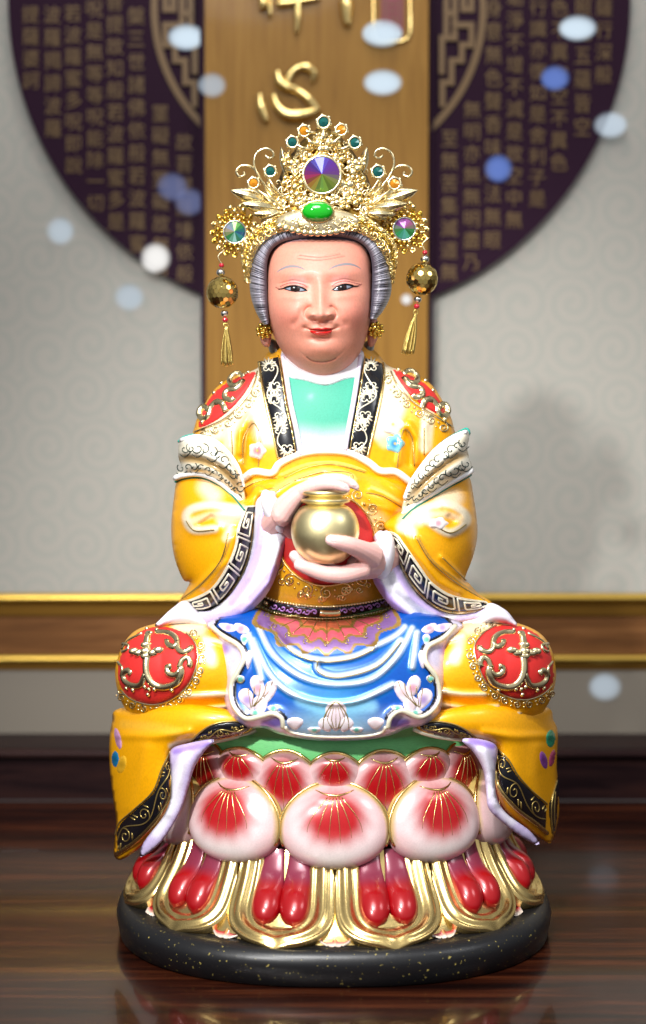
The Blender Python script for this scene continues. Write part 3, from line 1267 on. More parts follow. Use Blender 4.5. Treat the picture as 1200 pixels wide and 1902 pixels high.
# far-side hem of the right drape
bo = relief('patterned_hem', [(1037, 1440), (1024, 1478), (1018, 1500), (1024, 1552), (1030, 1552), (1037, 1510)], 'drape_r', 1.6, 1, M_GLOSS, fig, C_BLK, g=2)
mb = MB()
drape(mb, 'drape_r', [(1035, 1450), (1026, 1484), (1024, 1515), (1027, 1548)], 1.4, 2.2)
drape(mb, 'drape_r', [(1032, 1470), (1030, 1500), (1030, 1535)], 1.2, 2.2)
mb.build('gold_scroll', M_GPAINT, bo)
# lavender lining that falls inside the drapes
inflate('robe_lining', [(318, 1392), (352, 1380), (398, 1374), (380, 1396), (362, 1424), (350, 1462), (338, 1500), (318, 1538), (294, 1570), (262, 1592), (266, 1566), (306, 1512), (318, 1470), (316, 1420)],
        lambda x, y: dy_l(x, y) - 26, 16, M_SATIN, fig, lin(206, 190, 230),
        [([(345, 1400), (330, 1440), (322, 1490), (290, 1545)], 5, 12, lin(240, 236, 244), .9), ([(325, 1396), (352, 1390), (385, 1381)], 2, 7, lin(150, 120, 205), .9)],
        [([(340, 1400), (330, 1450), (310, 1510)], 9, 8)], g=2.6)
inflate('robe_lining', [(924, 1390), (906, 1376), (872, 1371), (858, 1376), (880, 1398), (898, 1432), (903, 1470), (908, 1502), (934, 1528), (972, 1557), (1002, 1570), (985, 1544), (940, 1510), (922, 1478), (920, 1430)],
        lambda x, y: dy_r(x, y) - 26, 16, M_SATIN, fig, lin(206, 190, 230),
        [([(895, 1392), (912, 1430), (916, 1480), (950, 1522)], 5, 12, lin(236, 230, 244), .9), ([(915, 1386), (890, 1380), (875, 1376)], 2, 7, lin(140, 110, 205), .9)],
        [([(900, 1395), (912, 1440), (925, 1490)], 9, 8)], g=2.6)
# ornate black corners either side of the apron
for tg, pg, inn, out in (('drape_l', [(352, 1381), (372, 1360), (400, 1344), (440, 1340), (468, 1350), (450, 1364), (400, 1375)], [(366, 1372), (400, 1352), (452, 1346)], [(368, 1378), (410, 1372), (458, 1358)]),
                         ('drape_r', [(885, 1372), (866, 1356), (838, 1344), (800, 1340), (776, 1350), (795, 1362), (840, 1370)], [(872, 1366), (838, 1350), (788, 1346)], [(870, 1371), (830, 1366), (784, 1356)])):
    bo = relief('patterned_corner', pg, tg, 1.5, 1.5, M_GLOSS, fig, C_BLK, g=2)
    fm, L, _ = band_map(inn, out)
    mb = MB()
    vine(mb, bo.name, fm, L, 26, 1.1)
    drape(mb, tg, np.array(pg + pg[:1])[[0, 1, 2, 3, 4]], 1.5, 1.5)
    mb.build('gold_scroll', M_GPAINT, bo)
    mb = MB()
    e = [(325, 1392), (352, 1384), (400, 1377), (452, 1366), (476, 1356)] if tg == 'drape_l' else [(918, 1384), (886, 1374), (840, 1372), (795, 1364), (768, 1354)]
    drape(mb, tg, e, 4.2, 2)
    mb.build('white_rim', M_WPAINT, bo)
# painted blossoms on the drapes
for tg, spots in (('drape_l', [((219, 1372), 7, 22, lin(205, 150, 190), 0.2), ((214, 1410), 8, 17, lin(20, 120, 170), 0.0), ((226, 1420), 10, 18, lin(238, 180, 40), -.2)]),
                  ('drape_r', [((1023, 1372), 10, 18, lin(40, 160, 120), 0.0), ((1010, 1412), 8, 18, lin(140, 70, 160), .2), ((1026, 1408), 7, 18, lin(180, 70, 110), -.2)])):
    for (cx, cy), rx, ry, cc, tl in spots:
        q = [(cx + rx * math.cos(t) + tl * ry * math.sin(t), cy + ry * math.sin(t)) for t in np.linspace(0, 2 * PI, 10, endpoint=False)]
        bl = relief('painted_petal', q, tg, 1.2, 3, M_GLOSS, fig, cc, [([(cx, cy)], 1, rx, cc * 0.5, .6)], g=2, surf=False)

# ---- thighs and knees
knee_l = [(282, 1160), (248, 1174), (226, 1203), (214, 1245), (219, 1285), (232, 1315), (258, 1344), (300, 1358), (360, 1352), (430, 1344), (470, 1330), (470, 1230), (440, 1180), (405, 1160), (340, 1150)]
knee_r = [(956, 1156), (1000, 1174), (1024, 1205), (1033, 1250), (1026, 1290), (1008, 1324), (985, 1348), (945, 1360), (880, 1352), (815, 1344), (775, 1330), (775, 1230), (800, 1180), (845, 1158), (905, 1148)]
fl = [([(340, 1293), (380, 1292), (440, 1288)], 6, 8), ([(320, 1316), (370, 1318), (440, 1311)], 5, 8), ([(295, 1326), (340, 1338), (430, 1326)], 5, 8), ([(380, 1186), (410, 1192), (440, 1206)], 5, 6)]
fr_ = [([(900, 1290), (860, 1290), (815, 1284)], 6, 8), ([(925, 1313), (870, 1316), (815, 1309)], 5, 8), ([(965, 1326), (900, 1338), (815, 1328)], 5, 8), ([(860, 1180), (835, 1188), (810, 1200)], 5, 6)]


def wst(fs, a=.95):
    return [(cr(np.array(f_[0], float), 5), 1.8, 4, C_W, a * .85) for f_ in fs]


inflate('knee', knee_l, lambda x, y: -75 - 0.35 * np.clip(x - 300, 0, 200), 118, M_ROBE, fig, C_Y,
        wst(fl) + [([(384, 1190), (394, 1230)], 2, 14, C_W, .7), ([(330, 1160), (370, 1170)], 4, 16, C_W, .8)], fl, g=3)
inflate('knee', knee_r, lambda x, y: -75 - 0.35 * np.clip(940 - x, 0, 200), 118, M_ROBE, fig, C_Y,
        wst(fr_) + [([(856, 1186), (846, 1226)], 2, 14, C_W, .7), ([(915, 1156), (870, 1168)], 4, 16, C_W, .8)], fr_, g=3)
SURF['knee_l'] = SURF['knee']
SURF['knee_r'] = SURF['knee.001']

red_l = [(282, 1163), (250, 1177), (226, 1208), (216, 1250), (225, 1282), (246, 1300), (285, 1309), (322, 1297), (352, 1268), (367, 1226), (362, 1194), (346, 1176), (315, 1164)]
red_r = [(956, 1159), (921, 1162), (897, 1176), (881, 1200), (886, 1230), (905, 1270), (940, 1293), (975, 1300), (1006, 1291), (1026, 1274), (1031, 1250), (1022, 1206), (995, 1174)]
for tg, rd, sgn, cx in (('knee_l', red_l, 1, 283), ('knee_r', red_r, -1, 962)):
    bo = relief('red_medallion', rd, tg, 3, 5, M_MATT, fig, C_RED, g=2.6)
    T = [tg, bo.name]

    def mx(pts):
        return [(cx + sgn * x, y) for x, y in pts]
    mb = MB()
    drape(mb, T, mx([(-6, 1174), (-10, 1196), (-8, 1212), (-11, 1236), (-8, 1256), (4, 1272), (24, 1276), (46, 1268), (54, 1250), (52, 1238)]), 7.0, 2, flat=.5)
    drape(mb, T, mx([(-12, 1252), (-22, 1272), (-40, 1272), (-52, 1262), (-52, 1250), (-44, 1246), (-40, 1252)]), 6.2, 2, flat=.5)
    drape(mb, T, mx([(52, 1246), (42, 1254), (30, 1250), (28, 1240), (36, 1238)]), 6.0, 2, flat=.5)
    drape(mb, T, mx([(50, 1240), (56, 1226), (66, 1222), (70, 1232), (68, 1238)]), 5.4, 2, flat=.5)
    drape(mb, T, mx([(6, 1175), (28, 1176), (42, 1184), (46, 1196), (38, 1202), (28, 1196), (28, 1188)]), 6.0, 2, flat=.5)
    drape(mb, T, mx([(46, 1190), (48, 1206), (58, 1212), (70, 1206), (70, 1200)]), 6.0, 2, flat=.5)
    drape(mb, T, mx([(-18, 1176), (-44, 1190), (-56, 1206)]), 3.0, 3)
    drape(mb, T, mx([(-56, 1196), (-44, 1198), (-48, 1208), (-56, 1210)]), 3.0, 3)
    drape(mb, T, mx([(-64, 1230), (-56, 1240), (-58, 1256)]), 3.0, 3)
    for q in ((-33, 1210), (-12, 1210), (12, 1208), (-11, 1198), (-11, 1219), (2, 1213), (-24, 1213)):
        p = hits(T, [cx + sgn * q[0]], [q[1]], 3)[0]
        mb.bead(p, (11, 5, 7), ICO2)
    for q in ((-2, 1176), (-10, 1168), (8, 1170), (-6, 1280), (-14, 1276), (4, 1280), (-8, 1290), (-36, 1282), (36, 1282), (-48, 1278)):
        p = hits(T, [cx + sgn * q[0]], [q[1]], 3)[0]
        mb.bead(p, 4.2, ICO2)
    mb.build('gold_scroll', M_PALE, bo)
    mb = MB()
    rim = red_l[4:12] if sgn == 1 else red_r[::-1][3:12]
    rim = red_l[4:12] if sgn == 1 else (red_r[1:10])
    lace(mb, T, rim, 17, 1 if sgn == 1 else 1)
    drape(mb, T, rim, 1.8, 2)
    mb.build('gold_lace', M_PALE, bo)

# ---- torso
tor = [(478, 684), (498, 655), (540, 630), (660, 630), (700, 655), (722, 680), (765, 692), (802, 715), (826, 752), (842, 790), (846, 850), (800, 950), (770, 1050), (735, 1125), (600, 1150), (480, 1125),
       (440, 1050), (400, 950), (355, 850), (362, 790), (378, 755), (400, 722), (432, 700)]
tf = [([(452, 850), (458, 810), (470, 784)], 9, -7), ([(476, 850), (478, 810), (472, 784)], 6, 8), ([(445, 840), (446, 800)], 6, 7), ([(425, 830), (424, 790)], 6, 5),
      ([(762, 860), (764, 820), (752, 795)], 9, -7), ([(740, 860), (745, 825), (750, 795)], 6, 7), ([(772, 860), (776, 815), (760, 790)], 6, 8), ([(792, 840), (790, 790)], 6, 6)]
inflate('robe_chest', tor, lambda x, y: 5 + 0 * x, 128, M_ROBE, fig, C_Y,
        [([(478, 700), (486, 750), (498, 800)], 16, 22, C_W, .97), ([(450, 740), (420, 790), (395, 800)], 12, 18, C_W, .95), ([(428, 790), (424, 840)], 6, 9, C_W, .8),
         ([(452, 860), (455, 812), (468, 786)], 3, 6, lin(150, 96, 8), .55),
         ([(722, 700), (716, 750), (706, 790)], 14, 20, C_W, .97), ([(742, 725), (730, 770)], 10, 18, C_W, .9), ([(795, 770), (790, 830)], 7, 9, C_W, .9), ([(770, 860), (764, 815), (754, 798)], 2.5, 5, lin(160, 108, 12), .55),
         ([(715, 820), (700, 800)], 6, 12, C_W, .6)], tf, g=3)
CH = 'robe_chest'

teal = [(524, 664), (540, 655), (660, 655), (674, 664), (668, 720), (660, 780), (652, 840), (552, 842), (543, 790), (533, 730)]
relief('inner_garment', teal, CH, 2, 1, M_SATIN, fig, lin(58, 162, 134), [([(560, 845), (600, 850), (650, 845)], 14, 56, lin(228, 232, 228), .8)], g=3)
TE = 'inner_garment'
relief('white_collar', [(522, 652), (560, 640), (600, 640), (640, 640), (676, 652), (668, 696), (640, 706), (606, 717), (566, 708), (531, 697)], [CH, TE], 4, 5, M_SATIN, fig, lin(240, 236, 240), g=2.2)
lap_l = ([(481, 672), (485, 700), (494, 750), (506, 800), (517, 852)], [(521, 660), (526, 692), (535, 750), (546, 800), (554, 845)])
lap_r = ([(674, 662), (669, 700), (662, 745), (652, 800), (646, 836)], [(712, 674), (713, 700), (706, 745), (694, 800), (682, 850)])
for nm, (inn, out), edges in (('l', lap_l, 1), ('r', lap_r, 0)):
    fm, L, poly = band_map(inn, out)
    bo = relief('patterned_lapel', poly, [CH, TE], 6, 5, M_GLOSS, fig, C_BLK, g=2.4, smooth_n=0)
    T = [bo.name, CH]
    mb = MB()
    s = np.linspace(0.01, 0.99, 80)
    drape(mb, T, fm(s, 0.46 + 0.33 * np.sin(s * 4.2 * PI + (0 if nm == 'l' else PI))), 1.3, .8, smooth=False)
    for k, sc in enumerate((0.07, 0.29, 0.40, 0.60, 0.71, 0.93)):
        c = fm(np.array([sc]), np.array([0.44 + (0.07 if k % 2 else -0.03)]))[0]
        up = -1 if k % 2 else 1
        for j in range(7):
            an = (j - 3) * 0.50
            dv = np.array([math.sin(an), up * -math.cos(an)])
            tt = np.linspace(4, 17.5 - abs(j - 3) * 1.1, 6)
            drape(mb, T, c + tt[:, None] * dv, 1.9, .6, taper=True, smooth=False, step=2.5, flat=.5)
        drape(mb, T, spiral(c[0] - 6, c[1] + up * 4, 6, 1.0, 0, up), 1.1, .6, smooth=False, step=2)
        drape(mb, T, spiral(c[0] + 6, c[1] + up * 4, 6, 1.0, PI, -up), 1.1, .6, smooth=False, step=2)
    mb.build('white_flower_scroll', M_WPAINT, bo)
    mb = MB()
    a_, b_ = (np.array(inn), np.array(out)) if nm == 'l' else (np.array(out), np.array(inn))
    drape(mb, T, a_, 2.6, 2.0)
    drape(mb, T, b_ * [1, 1] + [(-4 if nm == 'l' else 4), 0], 1.2, 1.4)
    mb.build('gold_edge', M_LEAF, bo)
    mb = MB()
    o_ = 5 if nm == 'l' else -5
    drape(mb, [CH, TE], b_ + [o_, 0], 5.0, 4)
    mb.build('lavender_rim', plain('lavender_edge_' + nm, tuple(lin(222, 214, 232)), 0.4), bo)

# red shoulder caps
for rd, lc in (([(366, 792), (378, 757), (400, 725), (434, 702), (476, 688), (468, 712), (446, 744), (412, 776), (380, 794)], [(478, 690), (470, 718), (448, 750), (414, 780), (362, 802)]),
               ([(728, 684), (764, 696), (800, 719), (822, 750), (834, 780), (796, 762), (764, 738), (742, 710)], [(726, 690), (740, 718), (768, 747), (800, 768), (840, 792)])):
    bo = relief('red_shoulder_cap', rd, CH, 2.5, 4, M_MATT, fig, C_RED, g=2.5)
    T = [bo.name, CH]
    L_ = rd[0][0] < 600
    mb = MB()

    def sx_(pts):
        return pts if L_ else [(1202 - x, y - 5) for x, y in pts]
    for ln in ([(452, 700), (440, 694), (428, 704), (430, 716), (442, 716), (450, 708)], [(454, 706), (440, 722), (422, 726), (418, 738), (430, 744), (436, 738)], [(415, 752), (404, 746), (392, 758), (388, 772), (378, 778), (370, 768), (376, 756), (386, 760)], [(398, 750), (412, 748), (420, 764)]):
        drape(mb, T, sx_(ln), 6.2, 1.0, flat=.4)
    for q in ((412, 712), (398, 730), (462, 692), (376, 784)):
        q = sx_([q])[0]
        mb.bead(hits(T, [q[0]], [q[1]], 2)[0], 4.2, ICO2)
    mb.build('gold_scroll', M_PALE, bo)
    mb = MB()
    lace(mb, T, lc, 20, -1 if L_ else 1)
    drape(mb, T, lc, 2.0, 2)
    mb.build('gold_lace', M_PALE, bo)

mb = MB()
for ln in ([(452, 862), (452, 815), (470, 786), (480, 800)], [(432, 850), (430, 800)], [(770, 866), (766, 815), (752, 797), (744, 815)], [(788, 845), (788, 795)], [(480, 866), (484, 820)], [(738, 868), (742, 830)]):
    drape(mb, CH, ln, 1.1, .5)
mb.build('gold_line', M_GPAINT, fig)
# chest blossoms
for cx, cy, r_, c1, c2 in ((478, 837, 17, lin(240, 226, 222), lin(226, 120, 140)), (489, 830, 17, lin(240, 226, 222), lin(240, 225, 220)), (730, 788, 21, lin(240, 226, 220), lin(232, 206, 190)), (734, 824, 18, lin(130, 200, 220), lin(20, 130, 190))):
    if cx == 489:
        continue
    q = [(cx + r_ * (1 + .12 * math.cos(5 * t)) * math.cos(t), cy + r_ * (1 + .12 * math.cos(5 * t)) * math.sin(t)) for t in np.linspace(0, 2 * PI, 30, endpoint=False)]
    relief('painted_blossom', q, CH, 1.5, 4, M_GLOSS, fig, c1, [([(cx, cy)], 2, r_ * .6, c2, 1), ([(cx, cy)], 1, 3, lin(225, 190, 80), .9)], g=1.8, smooth_n=0, surf=False)

# ---- belly
bel = [(432, 905), (446, 888), (470, 874), (505, 876), (520, 858), (558, 840), (600, 834), (648, 838), (684, 856), (706, 872), (735, 874), (762, 892), (768, 930), (756, 990), (740, 1060), (734, 1130), (700, 1168), (600, 1180), (510, 1168), (474, 1130), (466, 1060), (448, 980)]
bf = [([(450, 905), (480, 890), (520, 880)], 6, 5), ([(525, 880), (570, 862), (620, 858), (680, 872)], 6, 6), ([(470, 935), (540, 890), (600, 872), (650, 880), (660, 892)], 6, 7),
      ([(755, 940), (715, 915), (690, 905)], 7, 7), ([(758, 925), (710, 885), (690, 878)], 6, 6), ([(758, 955), (715, 942), (680, 935)], 6, 6), ([(455, 925), (500, 900)], 6, 5)]


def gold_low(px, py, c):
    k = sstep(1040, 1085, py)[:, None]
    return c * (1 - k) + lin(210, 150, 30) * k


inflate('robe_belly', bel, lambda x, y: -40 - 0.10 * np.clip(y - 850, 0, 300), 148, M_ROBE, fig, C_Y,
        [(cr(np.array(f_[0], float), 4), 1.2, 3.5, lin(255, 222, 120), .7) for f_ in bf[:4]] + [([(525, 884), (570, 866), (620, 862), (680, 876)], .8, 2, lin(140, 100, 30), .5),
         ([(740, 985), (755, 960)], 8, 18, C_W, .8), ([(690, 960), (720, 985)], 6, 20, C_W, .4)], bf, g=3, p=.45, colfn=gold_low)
BE = 'robe_belly'
mb = MB()
drape(mb, [BE, CH], [(442, 900), (470, 877), (505, 879), (520, 861), (558, 843), (600, 837), (648, 841), (684, 859), (706, 875), (735, 877), (762, 896)], 7.0, 2)
mb.build('white_rim', plain('white_rim_paint', tuple(lin(244, 238, 240)), 0.35), fig)
mb = MB()
for ln in ([(528, 888), (572, 868), (620, 863), (678, 878)], [(500, 920), (548, 892), (600, 877), (648, 878), (656, 890), (645, 896)], [(750, 945), (712, 922), (680, 915)], [(458, 932), (490, 912), (510, 906)], [(452, 908), (482, 893), (516, 888)]):
    drape(mb, BE, ln, 1.0, .5)
mb.build('gold_line', M_GPAINT, fig)
cx, cy, rx, ry = 606, 1002, 90, 86
q = [(cx + rx * math.cos(t), cy + ry * math.sin(t)) for t in np.linspace(0, 2 * PI, 36, endpoint=False)]
bo = relief('red_medallion', q, BE, 2.5, 4, M_MATT, fig, C_RED, g=3, smooth_n=0)
mb = MB()
arc = [(cx + rx * math.cos(t), cy + ry * math.sin(t)) for t in np.linspace(-1.15, PI + 1.15, 40)]
lace(mb, [BE, bo.name], arc, 26, -1, 1.7)
drape(mb, [BE, bo.name], arc, 1.8, 2)
for k in range(26):
    t = rng.uniform(0, PI)
    rr_ = rng.uniform(1.16, 1.32)
    drape(mb, [BE], spiral(cx + rr_ * rx * math.cos(t), cy + rr_ * ry * math.sin(t), 7, 1.3, rng.uniform(0, 6), 1), 1.3, .6, smooth=False, step=2.5)
mb.build('gold_lace', M_LEAF, bo)

# ---- belt
inn = [(484, 1104), (520, 1118), (600, 1127), (680, 1119), (732, 1106)]
out = [(480, 1124), (520, 1140), (600, 1149), (680, 1141), (736, 1126)]
fm, L, poly = band_map(inn, out)
bo = relief('belt', poly, BE, 3, 6, M_GLOSS, fig, C_BLK, g=2.2, smooth_n=0)
T = [bo.name, BE]
mb = MB()
for ln in (inn, out):
    beads_on(mb, T, ln, 2.8, 5.2, 1.5, ICO2)
q = fm(np.array([.055]), np.array([.5]))[0]
mb.bead(hits(T, [q[0]], [q[1]], 1)[0], 4.5, ICO2)
drape(mb, T, [(594, 1138), (605, 1139), (620, 1139), (632, 1138)], 6.5, 1.5, sides=8)
mb.build('gold_beading', M_PALE, bo)
mb = MB()
for sc in (.12, .18, .24, .30, .36, .41, .63, .69, .75, .81, .87, .93):
    c = fm(np.array([sc]), np.array([.5]))[0]
    sg = 1 if int(sc * 100) % 2 else -1
    drape(mb, T, np.r_[[c + [-9, -3 * sg]], spiral(c[0], c[1], 6.0, 1.0, PI, sg)], 1.4, 1, smooth=False, step=2)
mb.build('lilac_scroll', plain('lilac_paint', tuple(lin(176, 130, 200)), 0.4), bo)

# ---- blue apron over the lap
apr = [(384, 1158), (404, 1186), (410, 1222), (419, 1262), (417, 1298), (428, 1332), (460, 1351), (492, 1353), (520, 1364), (572, 1374), (624, 1376), (680, 1374), (728, 1365), (756, 1353), (792, 1346),
       (816, 1326), (823, 1290), (829, 1250), (833, 1204), (852, 1176), (856, 1156), (800, 1140), (735, 1128), (700, 1143), (604, 1153), (510, 1143), (474, 1128), (430, 1140)]
inl = [(397, 1161), (420, 1180), (448, 1198), (457, 1220), (446, 1246), (434, 1272), (437, 1306), (460, 1332), (490, 1328), (510, 1323), (527, 1332), (530, 1350)]
inr = [(842, 1160), (818, 1184), (790, 1200), (786, 1226), (806, 1256), (812, 1290), (800, 1316), (774, 1330), (742, 1318), (722, 1330), (716, 1350)]
inner_poly = inl + [(560, 1364), (624, 1367), (690, 1364)] + inr[::-1] + [(790, 1130), (600, 1120), (440, 1130)]
Uf = [[(478, 1162), (508, 1218), (560, 1258), (622, 1272), (690, 1262), (738, 1220), (766, 1168)],
      [(500, 1160), (540, 1206), (590, 1226), (650, 1222), (690, 1206), (696, 1200)],
      [(590, 1226), (592, 1246), (630, 1256), (700, 1236), (745, 1190)],
      [(470, 1190), (498, 1250), (540, 1288), (600, 1306), (664, 1302), (730, 1272)],
      [(462, 1180), (480, 1240), (486, 1262)], [(775, 1176), (766, 1240)], [(700, 1200), (735, 1182), (752, 1166)]]
af = [(cr(np.array(f_, float), 6), 5, 8) for f_ in Uf]
C_B = lin(0, 82, 178)


def apron_col(px, py, c):
    ip = cr(inner_poly, 5, True)
    ins = inside(px, py, ip)
    d = seg_dist(px, py, ip, True)
    blue = colours(px, py, C_B, [(cr(np.array(f_, float), 5) + [0, 1], 3, 12, lin(20, 140, 210), .5) for f_ in Uf] + [(cr(np.array(f_, float), 5) + [0, -1.5], 1.8, 6, lin(225, 240, 250), .96) for f_ in Uf] +
                   [([(560, 1300), (600, 1318), (690, 1312)], 3, 16, lin(150, 210, 240), .8), ([(620, 1350)], 20, 90, lin(90, 190, 225), .6)])
    low = sstep(1300, 1364, py)[:, None] * .45
    blue = blue * (1 - low) + lin(214, 226, 226) * low
    # lotus roundel under the belt
    q = np.hypot((px - 607) / 132, (py - 1128) / 82)
    th = np.arctan2(py - 1128, px - 607)
    q = q * (1 + 0.07 * np.cos(th * 14))
    for r0, r1, cc in ((0.0, .28, lin(235, 150, 60)), (.28, .52, lin(232, 120, 80)), (.52, .76, lin(222, 96, 110)), (.76, 1.0, lin(132, 96, 152))):
        k = ((q >= r0) & (q < r1))[:, None]
        blue = np.where(k, cc + 0.10 * np.cos(th * 14)[:, None] * cc, blue)
    edge = (np.abs(q - 1) < .035) | (np.abs(q - .76) < .03) | (np.abs(q - .52) < .03) | (np.abs(q - .28) < .03)
    blue = np.where(edge[:, None], lin(150, 116, 50), blue)
    blk = ((d < 5.5) & (py < 1338))[:, None]
    blue = np.where(blk, C_BLK, blue)
    out_ = np.where(ins[:, None], blue, c)
    return out_


M_APRON = paint('metallic_apron', .3, .25, .3)
inflate('blue_apron', apr, lambda x, y: -168 - 0.34 * np.clip(y - 1130, 0, 250) + 0.0004 * (x - 618) ** 2, 64, M_APRON, fig, lin(226, 216, 240),
        [([(400, 1200), (416, 1204)], 3, 14, lin(150, 120, 215), .9), ([(845, 1200), (826, 1206)], 3, 14, lin(150, 120, 215), .9), ([(424, 1322), (445, 1345)], 4, 10, lin(190, 170, 235), .8),
         ([(492, 1346), (522, 1340)], 4, 8, lin(140, 110, 215), .9), ([(754, 1344), (728, 1342)], 4, 8, lin(140, 110, 215), .9), ([(560, 1374), (690, 1374)], 3, 6, lin(170, 160, 230), .8)],
        af + [(cr(np.array(inl, float), 5), 9, 9), (cr(np.array(inr, float), 5), 9, 9)], g=2.2, p=.4, colfn=apron_col)
AP = 'blue_apron'
mb = MB()
drape(mb, AP, np.array(inl) + [-4, 2], 4.6, 1.5)
drape(mb, AP, np.array(inr) + [4, 2], 4.6, 1.5)
drape(mb, AP, [(530, 1350), (540, 1360), (580, 1367), (624, 1369), (680, 1367), (710, 1360), (716, 1350)], 2.6, 1.5)
mb.build('white_rim', M_WPAINT, bpy.data.objects['blue_apron'])


def blossom(spots, tg, par):
    for (cx, cy), rx, ry, cc, an in spots:
        q = []
        for t in np.linspace(0, 2 * PI, 14, endpoint=False):
            u, v = rx * math.cos(t) * (1 - .35 * math.sin(t)), ry * math.sin(t)
            q.append((cx + u * math.cos(an) - v * math.sin(an), cy + u * math.sin(an) + v * math.cos(an)))
        relief('painted_petal', q, tg, 1.2, 3.0, M_GLOSS, par, lin(236, 220, 226), [([(cx, cy)], 2, 0.9 * min(rx, ry), cc, .9)], g=1.8, surf=False)


AO = bpy.data.objects['blue_apron']
PK, VI, TL = lin(206, 140, 160), lin(170, 140, 200), lin(60, 176, 150)
sp = []
for sg, bx in ((1, 0), (-1, 1246)):
    def q_(x, y):
        return (x if sg == 1 else bx - x, y)
    sp += [(q_(480, 1278), 13, 26, PK, sg * -.35), (q_(500, 1286), 12, 24, lin(222, 190, 196), sg * .35), (q_(460, 1300), 14, 24, VI, sg * -.5), (q_(484, 1310), 14, 20, lin(226, 200, 205), 0.0),
           (q_(446, 1262), 9, 9, TL, 0.0), (q_(508, 1316), 12, 8, TL, 0.0), (q_(474, 1324), 14, 7, TL, 0.0), (q_(424, 1166), 20, 9, VI, sg * .2), (q_(448, 1168), 16, 10, PK, sg * .4), (q_(454, 1188), 8, 12, TL, 0.0),
           (q_(462, 1226), 7, 20, lin(230, 225, 235), sg * .1), (q_(548, 1344), 16, 13, lin(226, 206, 208), 0.0), (q_(584, 1356), 14, 7, TL, 0.0)]
sp += [((624, 1330), 20, 30, lin(216, 196, 204), 0.0), ((606, 1346), 14, 16, lin(226, 214, 216), -.5), ((642, 1346), 14, 16, lin(226, 214, 216), .5)]
blossom(sp, AP, AO)
mb = MB()
for sg, bx in ((1, 0), (-1, 1246)):
    def Q(pts):
        return pts if sg == 1 else [(bx - x, y) for x, y in pts]
    for k in range(5):
        drape(mb, AP, Q([(466 + k * 2, 1314 - k), (462 + 9 * k, 1296 - 5 * abs(k - 2)), (462 + 11 * k, 1278 - 3 * k)]), .8, 3.5, step=3)
    drape(mb, AP, spiral(446 if sg == 1 else bx - 446, 1262, 8, 1.3, 0, sg), .9, 3, smooth=False, step=2)
for k in range(5):
    drape(mb, AP, [(624 + (k - 2) * 3, 1354), (624 + (k - 2) * 8, 1336), (624 + (k - 2) * 4, 1314)], .8, 3.5, step=3)
drape(mb, AP, [(600, 1352), (604, 1328), (624, 1304), (644, 1328), (648, 1352)], 1.2, 3)
for f_ in Uf[1:3]:
    drape(mb, AP, np.array(f_) + [0, 3], 1.0, .6)
for k in range(9):
    t = (k + .5) / 9 * PI
    drape(mb, AP, [(607 + 50 * math.cos(t), 1140 + 12 * math.sin(t)), (607 + 100 * math.cos(t), 1140 + 48 * math.sin(t))], .8, .8, step=4)
    c = (607 + 112 * math.cos(t), 1132 + 62 * math.sin(t))
    drape(mb, AP, spiral(c[0], c[1], 6, 1.1, t, 1), .9, .8, smooth=False, step=2.5)
mb.build('gold_line', M_GPAINT, AO)

# ---- wide sleeves
def sl_l(x, y):
    return -55 - 0.62 * np.clip(x - 330, 0, 170) - 0.10 * np.clip(y - 900, 0, 260)


def sl_r(x, y):
    return -55 - 0.62 * np.clip(885 - x, 0, 170) - 0.10 * np.clip(y - 900, 0, 260)


slv_l = [(333, 884), (323, 925), (318, 985), (324, 1035), (340, 1076), (352, 1082), (342, 1102), (330, 1122), (344, 1132), (380, 1137), (416, 1118), (446, 1078), (462, 1040), (470, 1004), (474, 968), (480, 930), (500, 915), (476, 900), (452, 925), (420, 895), (370, 872)]
slv_r = [(868, 882), (880, 925), (887, 985), (880, 1030), (864, 1074), (872, 1084), (890, 1104), (916, 1122), (890, 1136), (845, 1140), (810, 1130), (780, 1108), (756, 1076), (736, 1032), (722, 996), (712, 975), (735, 955), (752, 945), (790, 920), (830, 890)]
fl = [([(398, 982), (360, 984), (346, 966), (352, 948), (390, 938), (450, 945)], 11, 8), ([(356, 968), (400, 955), (450, 958)], 9, 5), ([(425, 1000), (405, 1050), (360, 1096), (335, 1115)], 6, 6), ([(352, 1083), (330, 1118)], 4, 3), ([(440, 985), (424, 1040), (380, 1090)], 7, 6), ([(372, 975), (392, 960)], 4, -8)]
fr2 = [([(795, 968), (835, 990), (866, 972), (862, 952), (825, 934), (770, 950)], 11, 8), ([(858, 965), (820, 955), (765, 965)], 9, 4), ([(775, 1000), (800, 1040), (850, 1080), (895, 1112)], 5, 6), ([(752, 990), (770, 1024), (815, 1080), (850, 1100)], 7, 6), ([(820, 1035), (868, 1082)], 5, 5), ([(835, 960), (842, 968)], 5, -8)]


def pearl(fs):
    return [(cr(np.array(fs[0][0], float), 5), 3, 8, C_W, .95), (cr(np.array(fs[1][0], float), 5), 1, 10, C_W, .6)] + [(cr(np.array(fs[2][0], float), 5) + [3, 0], .6, 1.6, lin(150, 120, 60), .8)]


